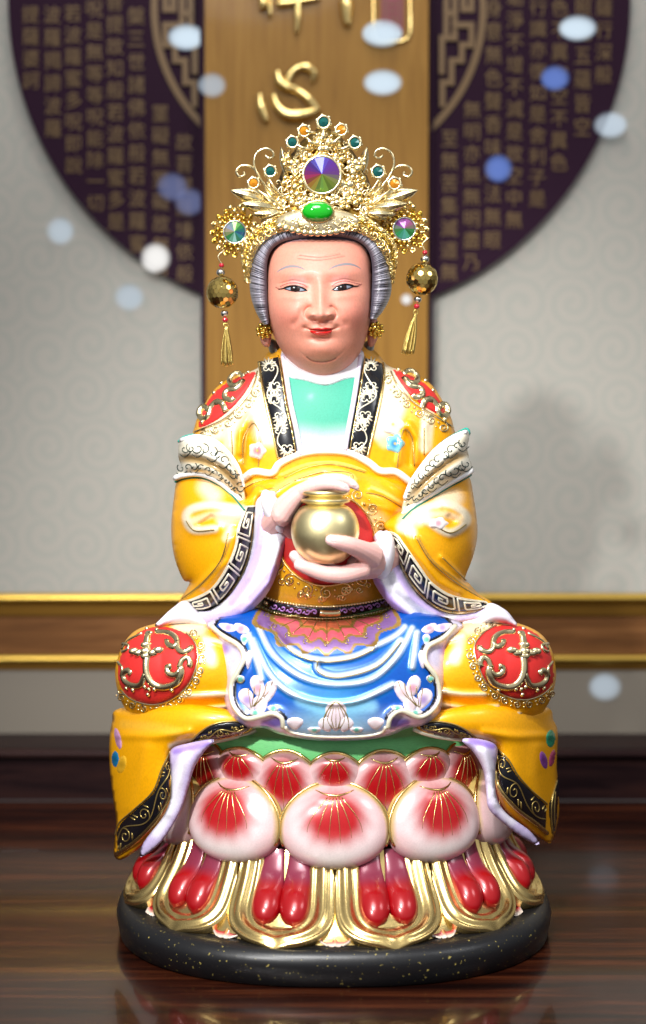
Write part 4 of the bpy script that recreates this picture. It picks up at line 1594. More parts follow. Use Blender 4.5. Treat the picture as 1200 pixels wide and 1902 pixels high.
inflate('wide_sleeve', slv_l, sl_l, 82, M_ROBE, fig, C_Y, pearl(fl) + [([(445, 955), (415, 962)], 5, 16, C_W, .85), ([(384, 905), (396, 920)], 4, 24, C_W, .75), ([(428, 985), (420, 1000)], 2, 10, C_W, .7)], fl, g=2.6, p=.5)
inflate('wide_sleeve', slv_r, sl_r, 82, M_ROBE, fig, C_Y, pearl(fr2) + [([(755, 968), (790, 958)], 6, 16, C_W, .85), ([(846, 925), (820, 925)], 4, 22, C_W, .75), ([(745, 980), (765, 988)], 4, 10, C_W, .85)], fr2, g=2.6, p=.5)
SURF['sl_l'] = SURF['wide_sleeve']
for tg_, lns in (('wide_sleeve', ([(424, 990), (410, 1040), (376, 1082), (338, 1112)], [(398, 984), (362, 986), (346, 968)])), ('wide_sleeve.001', ([(772, 996), (800, 1042), (850, 1084), (900, 1115)], [(800, 970), (836, 990), (866, 974)], [(822, 1036), (866, 1078)]))):
    for ln in lns:
        mb = MB()
        drape(mb, tg_, ln, 1.1, .5)
        mb.build('gold_line', M_GPAINT, fig)
SURF['sl_r'] = SURF['wide_sleeve.001']


def fret(mb, T, fm, n, L, r):
    """Square-spiral key pattern between two border lines."""
    s = np.linspace(0.01, 0.99, 70)
    for i in range(n):
        a, b_ = (i + 0.06) / n, (i + 0.94) / n

        def uv(pts):
            out_ = []
            for (u0, v0), (u1, v1) in zip(pts[:-1], pts[1:]):
                t = np.linspace(0, 1, 7)
                out_.append(np.stack([u0 + t * (u1 - u0), v0 + t * (v1 - v0)], 1))
            q = np.concatenate(out_)
            return fm(a + (b_ - a) * q[:, 0], 0.10 + 0.80 * q[:, 1])
        drape(mb, T, uv([(0, 1), (0, 0), (1, 0), (1, .86), (.22, .86), (.22, .26), (.76, .26), (.76, .62), (.44, .62), (.44, .46), (.6, .46)]), r, .9, sides=5, step=3, smooth=False, flat=.6)
    drape(mb, T, fm(s, np.full(70, .02)), r * .7, .8, sides=5, smooth=False)


bl = ([(458, 938), (449, 960), (441, 982), (436, 1015), (420, 1053), (393, 1092), (357, 1112), (340, 1116)], [(476, 936), (472, 970), (468, 1006), (460, 1042), (444, 1078), (414, 1118), (382, 1136), (345, 1132)])
br = ([(718, 986), (736, 992), (752, 1012), (777, 1047), (800, 1079), (830, 1101), (860, 1111), (905, 1118)], [(724, 1000), (737, 1030), (757, 1074), (782, 1106), (812, 1129), (842, 1138), (886, 1135), (913, 1123)])
for tg, (inn, out), n in (('sl_l', bl, 4), ('sl_r', br, 4)):
    fm, L, poly = band_map(inn, out)
    bo = relief('key_pattern_band', poly, tg, 2, 1.5, M_GLOSS, fig, C_BLK, g=2.2, smooth_n=0)
    mb = MB()
    fret(mb, [bo.name, tg], fm, n, L, 1.9)
    mb.build('gold_fret', M_WPAINT, bo)
    mb = MB()
    drape(mb, tg, np.array(out), 3.6, 1)
    mb.build('gold_edge', M_PALE, bo)

# white lining inside the sleeves
lin_l = [(476, 930), (500, 912), (514, 918), (506, 942), (512, 968), (536, 984), (532, 1010), (522, 1045), (503, 1092), (480, 1122), (448, 1148), (405, 1162), (360, 1156), (330, 1134), (345, 1126), (382, 1134), (414, 1116), (444, 1078), (460, 1042), (468, 1005), (470, 965)]
lin_r = [(708, 985), (694, 998), (702, 1030), (692, 1068), (700, 1092), (724, 1124), (755, 1148), (800, 1160), (858, 1158), (902, 1148), (922, 1130), (912, 1122), (884, 1136), (840, 1140), (810, 1130), (780, 1107), (756, 1075), (737, 1032), (722, 1000)]


def lstrokes(ls):
    return [(cr(np.array(q, float), 5), w, so, cc, a) for q, w, so, cc, a in ls]


inflate('sleeve_lining', lin_l, lambda x, y: sl_l(x, y) - 10, 30, M_SATIN, fig, lin(236, 232, 242),
        lstrokes([([(488, 960), (480, 1020), (462, 1070), (430, 1118)], 4, 9, lin(196, 172, 232), .95), ([(510, 1060), (470, 1110), (430, 1142), (380, 1148)], 5, 10, lin(196, 172, 232), .9), ([(536, 990), (524, 1040), (504, 1090)], 2, 7, lin(190, 160, 225), .9)]),
        [([(484, 950), (478, 1010), (458, 1070), (420, 1120)], 7, 9), ([(505, 990), (495, 1050), (460, 1110)], 8, -6), ([(520, 1010), (500, 1080), (450, 1135)], 7, 6)], g=2.4)
inflate('sleeve_lining', lin_r, lambda x, y: sl_r(x, y) - 10, 30, M_SATIN, fig, lin(236, 232, 242),
        lstrokes([([(722, 1016), (738, 1060), (770, 1110), (820, 1140)], 3, 8, lin(200, 176, 234), .9), ([(698, 1075), (720, 1110), (752, 1142)], 3, 8, lin(188, 156, 228), .95), ([(900, 1138), (850, 1152)], 3, 8, lin(200, 180, 234), .8)]),
        [([(714, 1000), (728, 1050), (760, 1104), (810, 1138)], 8, 9), ([(708, 1050), (730, 1100), (780, 1142)], 7, -6), ([(700, 1070), (726, 1116), (770, 1150)], 7, 6)], g=2.4)
# white sleeve tails resting on the knees
inflate('sleeve_tail', [(346, 1116), (322, 1128), (300, 1148), (288, 1164), (330, 1160), (380, 1166), (410, 1160), (380, 1146)], -120, 26, M_SATIN, fig, lin(238, 232, 242), g=2.5)
inflate('sleeve_tail', [(908, 1120), (938, 1132), (954, 1150), (962, 1164), (930, 1158), (880, 1164), (850, 1158), (890, 1146)], -120, 26, M_SATIN, fig, lin(238, 232, 242), g=2.5)

# rolled short-sleeve cuffs, white and gold
cf_l = [(336, 816), (364, 808), (398, 815), (424, 838), (444, 868), (452, 900), (458, 946), (446, 938), (430, 920), (402, 898), (372, 886), (344, 888), (324, 894), (326, 880), (336, 868), (331, 845)]
cf_r = [(866, 798), (872, 812), (868, 832), (872, 850), (878, 872), (868, 886), (836, 902), (800, 924), (768, 944), (746, 960), (750, 926), (762, 892), (782, 862), (806, 834), (836, 812)]
for tg, cf, cr_, lo, up, sl in (('l', cf_l, [(334, 852), (372, 855), (410, 872), (436, 896), (452, 930)], [(325, 888), (346, 882), (374, 881), (404, 893), (432, 915), (455, 942)], [(336, 818), (364, 811), (396, 818), (422, 840), (442, 870), (452, 905)], sl_l),
                                ('r', cf_r, [(870, 838), (836, 858), (800, 886), (766, 920), (752, 944)], [(876, 874), (864, 882), (834, 898), (798, 920), (766, 940), (748, 957)], [(866, 802), (838, 814), (808, 837), (784, 866), (764, 896), (752, 926)], sl_r)):
    o = inflate('rolled_cuff', cf, lambda x, y, f_=sl: f_(x, y) - 14, 74, M_GLOSS, fig, lin(238, 232, 212),
                [(cr(np.array(cr_, float), 5), 3, 10, lin(170, 130, 50), .85), (cr(np.array(up, float), 5) + [0, 14], 2, 12, C_W, .6)],
                [(cr(np.array(cr_, float), 5), 7, -16)], g=2.4)
    SURF['cf_' + tg] = SURF[o.name]
    T = ['cf_' + tg]
    mb = MB()
    drape(mb, T, lo, 5.2, 1.5)
    drape(mb, T, up, 4.2, 1.0)
    mb.build('white_rim', plain('white_cuff_rim_' + tg, tuple(lin(245, 242, 240)), 0.35), o)
    mb = MB()
    drape(mb, T + ['sl_' + tg], np.array(lo) + [0, 7], 2.0, 1.0)
    drape(mb, T, np.array(up) + [0, -3 if tg == 'l' else -4], 2.0, .5)
    mb.build('teal_line', plain('teal_line_' + tg, tuple(lin(20, 120, 100)), 0.4), o)
    mb = MB()
    cq = resample(cr(np.array(cr_, float), 6), 40)
    uq = resample(cr(np.array(up, float), 6), 40)
    lq = resample(cr(np.array(lo, float), 6), 40)
    for k in range(11):
        i = 2 + int(k * 3.3)
        for a_, b_, f0 in ((cq, uq, .5), (cq, lq, .52)):
            c = a_[i] * (1 - f0) + b_[i] * f0
            r_ = 0.22 * np.linalg.norm(a_[i] - b_[i]) + 1.2
            drape(mb, T, spiral(c[0], c[1], r_, .8, rng.uniform(0, 6.28), rng.choice([-1, 1])), 1.0, .5, smooth=False, step=2, sides=5)
            if k % 2 == 0:
                drape(mb, T, [c + [-r_, r_], c + [0, r_ * 1.6], c + [r_ * 1.2, r_ * .6]], .9, .5, step=2, sides=5)
    mb.build('dark_scroll', plain('dark_green_line_' + tg, tuple(lin(30, 50, 44)), 0.4), o)
inflate('teal_lining', [(846, 806), (866, 794), (874, 803), (868, 812)], -50, 8, M_SATIN, fig, lin(50, 180, 160), g=1.5)
inflate('teal_lining', [(330, 822), (338, 811), (362, 805), (352, 818)], -50, 8, M_SATIN, fig, lin(50, 180, 160), g=1.5)
# pink blossom on the right sleeve
for cx, cy, r_ in ((814, 972, 15),):
    q = [(cx + 1.3 * r_ * (1 + .12 * math.cos(5 * t)) * math.cos(t), cy + .8 * r_ * (1 + .12 * math.cos(5 * t)) * math.sin(t)) for t in np.linspace(0, 2 * PI, 30, endpoint=False)]
    relief('painted_blossom', q, 'sl_r', 1.2, 3, M_GLOSS, fig, lin(238, 228, 226), [([(cx, cy)], 2, 6, lin(222, 150, 165), .9)], g=1.8, smooth_n=0, surf=False)

# ---- hands
def caps(spec):
    pts, rad = [], []
    for x, y, Y, r_ in spec:
        pts.append(P(x, y, Y))
        rad.append(1.09 * r_ * kf(Y))
    return pts, rad


def hand_col(tips):
    t3 = [(P(*t[:3]), t[3]) for t in tips]

    def f(V, c):
        z = sstep(0.0, 1.0, np.zeros(len(V)))
        c = c.copy()
        for p, r_ in t3:
            d = np.linalg.norm(V - p, axis=1)
            k = (1 - sstep(r_, r_ * 2.2, d))[:, None] * .5
            c = c * (1 - k) + lin(246, 222, 220) * k
        return c
    return f


SK = lin(236, 184, 176)

def make_hand(c, tips):
    return blob(c, 1.35, 'hand', M_SKIN, fig, SK, hand_col(tips), 4)


make_hand([caps([(478, 998, -120, 20), (506, 972, -190, 21), (528, 945, -228, 21), (550, 922, -236, 17), (575, 906, -240, 14)]),
           caps([(516, 962, -190, 20), (545, 925, -205, 17), (575, 905, -212, 13)]),
           caps([(524, 957, -248, 19), (552, 922, -262, 14), (578, 905, -266, 12)]),
           caps([(560, 914, -264, 13), (592, 902, -286, 11.0), (616, 900, -298, 10.0), (638, 905, -302, 8.0), (645, 909, -302, 5.5)]),
           caps([(565, 908, -250, 12), (600, 893, -256, 11), (632, 891, -258, 10.5), (652, 898, -260, 8.5), (662, 905, -260, 5.5)]),
           caps([(565, 908, -225, 12), (600, 893, -228, 11), (630, 891, -228, 10), (648, 899, -228, 7)]),
           caps([(562, 910, -205, 12), (592, 898, -202, 10), (616, 897, -202, 9), (630, 904, -202, 6)]),
           caps([(520, 968, -205, 16), (538, 985, -192, 13), (552, 1000, -186, 11), (560, 1014, -190, 8)])],
          [(645, 907, -306, 7), (660, 903, -264, 7)])
make_hand([caps([(736, 1034, -90, 18), (706, 1037, -200, 30), (682, 1042, -246, 27), (664, 1050, -254, 20)]),
           caps([(702, 1046, -205, 26), (672, 1056, -232, 20)]),
           caps([(690, 1032, -262, 22), (672, 1022, -290, 17), (648, 1012, -314, 14.5), (626, 1006, -326, 12), (614, 1003, -328, 9.5)]),
           caps([(672, 1058, -272, 16), (640, 1067, -290, 15), (606, 1066, -298, 13.5), (576, 1057, -300, 12), (556, 1049, -300, 10)]),
           caps([(668, 1060, -250, 16), (630, 1068, -258, 14), (590, 1060, -266, 12.5), (560, 1044, -270, 11), (547, 1032, -270, 9.5)]),
           caps([(668, 1060, -228, 15), (630, 1066, -230, 13), (592, 1058, -232, 11.5), (562, 1042, -234, 10)]),
           caps([(668, 1058, -208, 14), (632, 1062, -206, 11.5), (600, 1052, -205, 10)])],
          [(612, 1000, -338, 8), (553, 1045, -308, 8), (543, 1028, -278, 7)])
for hd, cx_, cy_, a_, rx_, ry_ in (('hand.001', 619, 1001, .3, 8.5, 5.5), ('hand', 640, 902, .5, 5.5, 3.6), ('hand', 658, 901, .5, 5, 3.4)):
    q = [(cx_ + rx_ * math.cos(t) * math.cos(a_) - ry_ * math.sin(t) * math.sin(a_), cy_ + rx_ * math.cos(t) * math.sin(a_) + ry_ * math.sin(t) * math.cos(a_)) for t in np.linspace(0, 2 * PI, 14, endpoint=False)]
    relief('nail', q, hd, .5, .7, M_GLOSS, bpy.data.objects[hd], lin(246, 214, 208), g=1.1, surf=False, sink=.2)

for c_, r_, tl in (((508, 950, -200), (17, 34, 41), -.42), ((713, 1031, -212), (19, 40, 43), .12)):
    mb = MB()
    ct, sn = math.cos(tl), math.sin(tl)
    mb.bead(P(*c_), r_, ICO3, rot=[[ct, 0, sn], [0, 1, 0], [-sn, 0, ct]])
    mb.build('cuff', plain('white_cuff_paint', tuple(lin(240, 236, 244)), 0.4), fig)

# ---- head
FY = -52.0
head = [(600, 424), (550, 428), (515, 442), (499, 468), (494, 510), (494, 560), (498, 592), (507, 620), (522, 650), (545, 679), (570, 697), (600, 707), (628, 699), (650, 683), (668, 657), (681, 625), (689, 592), (692, 560), (692, 510), (688, 470), (672, 442), (645, 428)]


def face_relief(x, y, hn):
    e = 0
    # nose
    cxn = 595.5
    prof = np.interp(y, [498, 515, 530, 545, 560, 572, 582, 588, 592, 596, 600], [0, 3, 8, 14, 20, 24, 28, 29, 25, 9, 0])
    wid = np.interp(y, [498, 530, 560, 580, 594], [9, 10, 11.5, 13.5, 13])
    e = e + 0.58 * prof * np.exp(-(np.abs(x - cxn) / wid) ** 2)
    e = e + 7.5 * gs(x, y, 595.5, 583, 11.5, 8.5)
    e = e + 12 * gs(x, y, 578.5, 584, 7, 6.5) + 12 * gs(x, y, 613, 583.5, 7, 6.5)
    for s_ in (-1, 1):
        d = np.hypot((x - 595.5 - s_ * 17) / 1.0, (y - 583) / 1.05)
        e = e - 3.5 * np.exp(-((d - 12.5) / 2.5) ** 2) * sstep(2, 8, s_ * (x - 595.5) - 12) * sstep(600, 585, y)
    e = e - 5 * gs(x, y, 585, 595, 5, 2.5) - 5 * gs(x, y, 606, 594.5, 5, 2.5)
    # brow ridges and eye sockets
    for s_, cx, cy in ((-1, 545, 535), (1, 640, 533)):
        e = e - 8 * gs(x, y, cx - s_ * -18 * 0, cy - 2, 32, 13)
        e = e + 9.5 * gs(x, y, cx + (4 if s_ < 0 else -2), cy - 2, 21, 10.5)
        e = e + 4.5 * gs(x, y, cx, cy - 27, 34, 12)
        e = e - 3 * gs(x, y, 595.5 + s_ * 21, 530, 11, 18)
        lid = cy + 2.0 - 5.5 * np.exp(-((x - cx) / 17) ** 2)
        e = e + 2.2 * np.exp(-((y - (lid - 4)) / 3.0) ** 2) * np.exp(-((x - cx) / 24) ** 4)
        e = e - 1.8 * np.exp(-((y - (lid - 10)) / 2.0) ** 2) * np.exp(-((x - cx) / 25) ** 4)
        e = e + 3.0 * gs(x, y, cx, cy + 17, 20, 7)          # bag under the eye
        e = e + 14 * gs(x, y, 595.5 + s_ * 56, 582, 36, 30)  # cheek
    # smile folds
    for ln in ([(572, 571), (560, 580), (555, 592), (546, 601)], [(618, 571), (628, 581), (632, 594), (640, 602)]):
        d = seg_dist(x, y, cr(np.array(ln, float), 5))
        e = e - 3.0 * np.exp(-(d / 7) ** 2)
    # muzzle, lips, chin, jowl
    e = e + 7 * gs(x, y, 596, 606, 30, 17)
    e = e - 2.0 * gs(x, y, 596, 600, 3.2, 6)
    up = 611 - 1.5 * np.abs(x - 596) / 20 + 0.0
    e = e + 5.0 * np.exp(-((y - 611) / 4.5) ** 2) * np.exp(-((x - 596) / 20) ** 4)
    e = e + 5.5 * np.exp(-((y - 619) / 4.2) ** 2) * np.exp(-((x - 596) / 17) ** 4)
    mouth = 614.5 - 5.5 * ((x - 596.5) / 30) ** 2
    e = e - 4.5 * np.exp(-((y - mouth) / 1.7) ** 2) * np.exp(-((x - 596.5) / 30) ** 6)
    e = e - 3.5 * gs(x, y, 567, 609, 6, 5) - 3.5 * gs(x, y, 626, 607.5, 6, 5)
    e = e - 5 * gs(x, y, 596, 629, 20, 5)
    e = e + 11 * gs(x, y, 597, 650, 32, 18)
    jl = 672 - 9 * ((x - 597) / 28) ** 2
    e = e - 3.0 * np.exp(-((y - jl) / 3) ** 2) * np.exp(-((x - 597) / 36) ** 4)
    e = e + 3 * gs(x, y, 552, 640, 30, 30) + 3 * gs(x, y, 642, 640, 30, 30)
    for ln in ([(549, 478), (595, 482), (640, 475)], [(553, 473), (595, 476.5), (632, 471)]):
        d = seg_dist(x, y, cr(np.array(ln, float), 5))
        e = e - 0.9 * np.exp(-(d / 1.6) ** 2)
    return e * sstep(0.0, .12, hn)


SKF = lin(214, 142, 120)
R_D = lin(150, 62, 50)
fs = [([(600, 470)], 30, 90, lin(204, 128, 108), .5), ([(595, 575)], 8, 16, lin(222, 150, 130), .5),
      ([(535, 585)], 8, 34, lin(218, 132, 114), .6), ([(656, 585)], 8, 34, lin(218, 132, 114), .6),
      ([(545, 522), (560, 524)], 2, 14, lin(216, 146, 140), .7), ([(640, 518), (625, 522)], 2, 14, lin(216, 146, 138), .7),
      (cr(np.array([(556, 474), (595, 478), (632, 472)], float), 4), .5, 1.1, R_D, .5), (cr(np.array([(553, 480), (595, 483), (640, 476)], float), 4), .5, 1.1, R_D, .5),
      (cr(np.array([(570, 663), (580, 670), (598, 672.5), (614, 670), (624, 665)], float), 4), .5, 1.2, lin(110, 50, 40), .85),
      (cr(np.array([(521, 532), (534, 526.5), (548, 525.5), (562, 528), (570, 533)], float), 4), .35, 1.0, lin(110, 36, 40), .9),
      (cr(np.array([(617, 531), (628, 524.5), (642, 522), (656, 525), (671, 529)], float), 4), .35, 1.0, lin(110, 36, 40), .9),
      ([(512, 533.5), (518, 536.5), (527, 536)], .4, .9, lin(110, 40, 40), .8), ([(656, 532), (664, 532), (672, 528)], .4, .9, lin(110, 40, 40), .8),
      (cr(np.array([(499, 468), (520, 448), (560, 440.5), (600, 439), (640, 440), (672, 448), (688, 468)], float), 5), 3.0, 5, lin(120, 124, 150), .9)]
inflate('head', head, FY, 112, M_SKIN, fig, SKF, fs, (), face_relief, g=1.25, p=.42, back=1.0)
HD = 'head'


def almond(x0, y0, x1, y1, top, bot, n=16):
    t = np.linspace(0, 1, n)
    a = np.stack([x0 + t * (x1 - x0), y0 + t * (y1 - y0) - top * np.sin(PI * t) ** .8], 1)
    b_ = np.stack([x1 + t * (x0 - x1), y1 + t * (y0 - y1) + bot * np.sin(PI * t)], 1)
    return np.r_[a, b_[1:-1]]


M_LASH = plain('lash_paint', tuple(lin(14, 9, 10)), .4)
for x0, y0, x1, y1, ix, iy in ((526, 536, 571, 539.5, 548.5, 536.0), (616.5, 539, 658, 531.5, 635.5, 534.2)):
    pl_ = almond(x0, y0, x1, y1, 7.0, 3.6)
    topl, botl = pl_[:16], pl_[15:]

    def eye_col(px, py, c, ix=ix, iy=iy, tl=topl, bl_=np.r_[pl_[15:], pl_[:1]]):
        d = np.hypot(px - ix, py - iy)
        sh = sstep(8, 24, np.abs(px - ix))[:, None]
        c = lin(150, 158, 174) * (1 - sh * .75) + lin(60, 92, 120) * sh * .75
        k = (1 - sstep(8.4, 9.6, d))[:, None]
        c = c * (1 - k) + lin(44, 24, 16) * k
        k = (1 - sstep(2.6, 3.6, d))[:, None]
        c = c * (1 - k) + lin(8, 6, 6) * k
        k = (1 - sstep(.8, 1.8, np.hypot(px - ix + 2.5, py - iy + 2.2)))[:, None]
        c = c * (1 - k) + lin(240, 240, 240) * k
        dt = seg_dist(px, py, tl)
        k = (1 - sstep(1.7, 2.8, dt))[:, None]
        c = c * (1 - k) + lin(10, 6, 8) * k
        db = seg_dist(px, py, bl_)
        k = (1 - sstep(.6, 1.5, db))[:, None]
        return c * (1 - k) + lin(24, 12, 14) * k
    relief('eye', pl_, HD, .5, .5, M_GLOSS, fig, (.5, .5, .5), g=.8, smooth_n=0, colfn=eye_col, surf=False, sink=-.1)
    mb = MB()
    tl_ = cr(topl, 2)
    tail = [(x0 - 9, y0 + 1.2)] if ix < 590 else []
    tail2 = [(x1 + 9, y1 - 1.0)] if ix > 590 else []
    drape(mb, HD, np.array(tail + tl_.tolist() + tail2), 1.25, .7, smooth=False, step=1.5, taper=True)
    drape(mb, HD, botl, .6, .5, smooth=False, step=1.5)
    mb.build('eyelash_line', M_LASH, fig)
M_BLUEBROW = paint('brow_paint', .8)
for c_ in ([(510, 511), (519, 502), (532, 496), (546, 494.5), (560, 497.5), (571, 504)], [(609, 503), (618, 496.5), (632, 492), (648, 490.5), (664, 495), (677, 506)]):
    q = cr(np.array(c_, float), 5)
    t = np.linspace(0, 1, len(q))
    h_ = 2.5 * np.sin(PI * (0.1 + .85 * t)) + .3
    pl_ = np.r_[q - np.c_[0 * h_, h_], (q + np.c_[0 * h_, h_])[::-1]]
    relief('eyebrow', pl_, HD, .15, .1, M_BLUEBROW, fig, lin(128, 122, 124), g=.7, smooth_n=0, surf=False, sink=.1)
upl = cr(np.array([(566, 608.5), (576, 611), (586, 609.2), (592, 608.6), (596.5, 610), (601, 608.4), (608, 608.6), (617, 609.5), (627, 606.5), (618, 611.5), (606, 614.2), (596.5, 615), (586, 614.5), (576, 613)], float), 4, True)
lol = cr(np.array([(575, 613.5), (586, 615.2), (596.5, 615.8), (607, 615), (617, 612.4), (614, 619), (605, 622.8), (595, 623.6), (585, 622), (578, 618)], float), 4, True)
relief('lip', upl, HD, .6, 1.2, M_GLOSS, fig, lin(184, 18, 18), g=.8, smooth_n=0, surf=False, sink=.1)
relief('lip', lol, HD, .6, 2.2, M_GLOSS, fig, lin(206, 24, 20), g=.8, smooth_n=0, surf=False, sink=.1)

# ears
inflate('ear', [(492, 575), (484, 588), (482, 606), (484, 632), (492, 644), (502, 640), (504, 600)], -40, 16, M_SKIN, fig, lin(216, 150, 130), g=1.6)
inflate('ear', [(692, 575), (699, 586), (702, 604), (701, 628), (694, 642), (684, 640), (682, 600)], -40, 16, M_SKIN, fig, lin(216, 150, 130), g=1.6)
# gold bead earrings
for cx, cy in ((490.5, 614), (698.5, 613)):
    mb = MB()
    k_ = kf(-64)
    for k in range(8):
        a_ = k * PI / 4 + .2
        mb.bead(P(cx + 11.5 * math.cos(a_), cy + 12 * math.sin(a_), -60), 4.6 * k_, ICO2)
    for k in range(4):
        a_ = k * PI / 2 + .5
        mb.bead(P(cx + 5.5 * math.cos(a_), cy + 5.5 * math.sin(a_), -67), 4.2 * k_, ICO2)
    mb.bead(P(cx, cy, -71), 4 * k_, ICO2)
    mb.bead(P(cx, cy, -54), (12 * k_, 6, 12 * k_), ICO2)
    mb.build('bead_earring', M_YGOLD, fig)

# ---- hair: swept back all round the face
inn = [(500, 600), (497.5, 575), (496, 540), (495.5, 505), (498, 480), (508, 461), (528, 448.5), (560, 442.5), (600, 440.5), (640, 442), (666, 449), (682, 463), (689.5, 482), (691.5, 508), (690.5, 545), (689, 572), (687, 592)]
outr = [(489, 604), (474, 576), (465, 545), (464, 508), (470, 475), (486, 445), (515, 424), (555, 412), (600, 408), (645, 412), (680, 424), (706, 446), (720, 476), (727, 510), (726, 546), (714, 574), (698, 594)]
NS, NU = 1500, 26
A_i, A_o = resample(cr(inn, 10), NS), resample(cr(outr, 10), NS)
u = np.linspace(0, 1, NU)
st = np.linspace(0, 1, NS)
wob = rng.normal(0, 1, 260)
hair_n = np.interp(st * 259, np.arange(260), wob)
fine = rng.normal(0, 1, NS)
fine = np.convolve(fine, [.25, .5, .25], 'same')
rows, cols_ = [], []
for i, uu in enumerate(u):
    sh = 0.018 * uu * uu * np.sign(st - .5) * np.clip(np.abs(st - .5) * 6, 0, 1)
    sI = np.clip(st + sh, 0, 1)
    ai = np.stack([np.interp(sI, st, A_i[:, k]) for k in (0, 1)], 1)
    ao = A_o
    # front half climbs out of the face, rear half rolls round the head
    w_ = math.sin(min(1, uu / .62) * PI / 2)
    q = ai * (1 - w_) + ao * w_
    topness = np.exp(-((st - .5) / .2) ** 2)
    Yi = -98 - 26 * topness
    if uu <= .62:
        Yv = Yi + (uu / .62) ** 2 * 60 - 17 * math.sin(uu / .62 * PI) ** .8
    else:
        Yv = Yi + 60 + (uu - .62) / .38 * 110
        q = q + (np.array([595, 520]) - q) * (0.25 * ((uu - .62) / .38) ** 2)
    strand = 0.75 * np.sin(st * 175 * 2 * PI + 2.0 * hair_n) + .75 * fine
    Yv = Yv - strand * 0.8 * math.sin(min(1, uu / .62) * PI)
    rows.append(P(q[:, 0], q[:, 1], Yv))
    k = sstep(-1.0, 1.1, strand + .35 * hair_n)[:, None]
    dark, light = lin(36, 34, 46), lin(172, 168, 180)
    c = dark * (1 - k) + light * k
    e_ = (1 - sstep(.02, .13, uu))
    c = c * (1 - e_) + lin(66, 64, 76) * e_
    cols_.append(c)
mb = MB()
mb.grid(np.array(rows), np.array(cols_))
mb.build('hair', M_HAIR, fig, use_col=True)
# back of the hair and the knot at the nape
mb = MB()
for c_, r_ in (((595, 520), (104, 95, 95)),):
    q = P(c_[0], c_[1], 30)
    mb.bead(q, r_, ICO3, lin(110, 108, 118))
mb.build('hair_back', M_HAIR, fig, use_col=True)
for x, s_ in ((508, 1), (686, -1)):
    inflate('nape_hair', [(x - 9 * s_, 628), (x + 14 * s_, 640), (x + 18 * s_, 662), (x, 668), (x - 8 * s_, 650)], 0, 20, M_HAIR, fig, lin(120, 118, 110),
            [([(x + k * 4 - 8, 630), (x + k * 4 - 2, 668)], .6, 1.5, lin(60, 56, 54), .7) for k in range(6)], g=1.8)

# ================================================================== the golden jar
jar = empty('golden_jar', P(604, 1046, -262))
tag(jar, 'shiny round golden jar with a flat collar held between the two hands', 'jar')
kj = kf(-262)
c = P(604, 986, -262)
prof = [(0, -60), (24, -60), (40, -52), (54, -36), (62, -14), (63.5, 4), (60, 22), (52, 37), (43, 45), (37, 48), (36, 51), (44, 53), (47, 56.5), (45, 60), (37, 62), (35, 65), (43, 67), (46, 71), (43.5, 75), (34, 76), (0, 77)]
prof = cr(np.array(prof, float), 5)
prof[:, 0] = np.clip(prof[:, 0], 0, None)
a = np.linspace(0, 2 * PI, 72, endpoint=False)
mb = MB()
mb.grid(np.stack([np.stack([c[0] + r_ * kj * np.cos(a), c[1] + r_ * kj * np.sin(a), np.full(72, c[2] + z_ * kj)], 1) for r_, z_ in prof], 0), closeu=True)
mb.build('body', metal('satin_gold_leaf', (1.0, .86, .46), .34, .5, 70, .15), jar)

# ================================================================== the crown
M_STONE = paint('foiled_stone', .06, .55, 1.0, 0, 0, 10, 0)
RIV = [(90, lin(70, 70, 190)), (50, lin(110, 50, 170)), (10, lin(120, 60, 150)), (-30, lin(150, 160, 60)), (-70, lin(150, 190, 70)), (-100, lin(120, 170, 80)), (-135, lin(196, 150, 50)), (-165, lin(176, 50, 80)), (-200, lin(110, 30, 130)), (-240, lin(60, 50, 180)), (-270, lin(70, 70, 190))]
RV2 = [(90, lin(170, 80, 180)), (30, lin(190, 110, 140)), (0, lin(60, 120, 70)), (-40, lin(60, 160, 70)), (-90, lin(120, 220, 200)), (-130, lin(40, 160, 100)), (-180, lin(90, 140, 60)), (-220, lin(140, 70, 160)), (-270, lin(170, 80, 180))]
RV3 = [(90, lin(120, 190, 60)), (30, lin(30, 130, 80)), (-20, lin(60, 110, 170)), (-60, lin(50, 170, 110)), (-90, lin(180, 240, 225)), (-140, lin(60, 170, 90)), (-185, lin(190, 170, 120)), (-230, lin(150, 170, 210)), (-270, lin(120, 190, 60))]
G_TEAL = plain('teal_stone', tuple(lin(0, 84, 78)), 0.05, 0.3, 1, 0)
G_AMB = plain('amber_stone', tuple(lin(206, 130, 10)), 0.05, 0.3, 1, 0)
G_GRN = plain('green_cabochon', tuple(lin(10, 150, 20)), 0.05, 0.0, 1, 0)
G_RED = plain('red_bead', tuple(lin(176, 24, 40)), 0.1, 0.0, 1, 0)

crw = empty('crown', P(600, 440, -100))
tag(crw, 'gold filigree crown with coloured stones, leaves and two hanging tassels on the statue\'s head', 'crown')


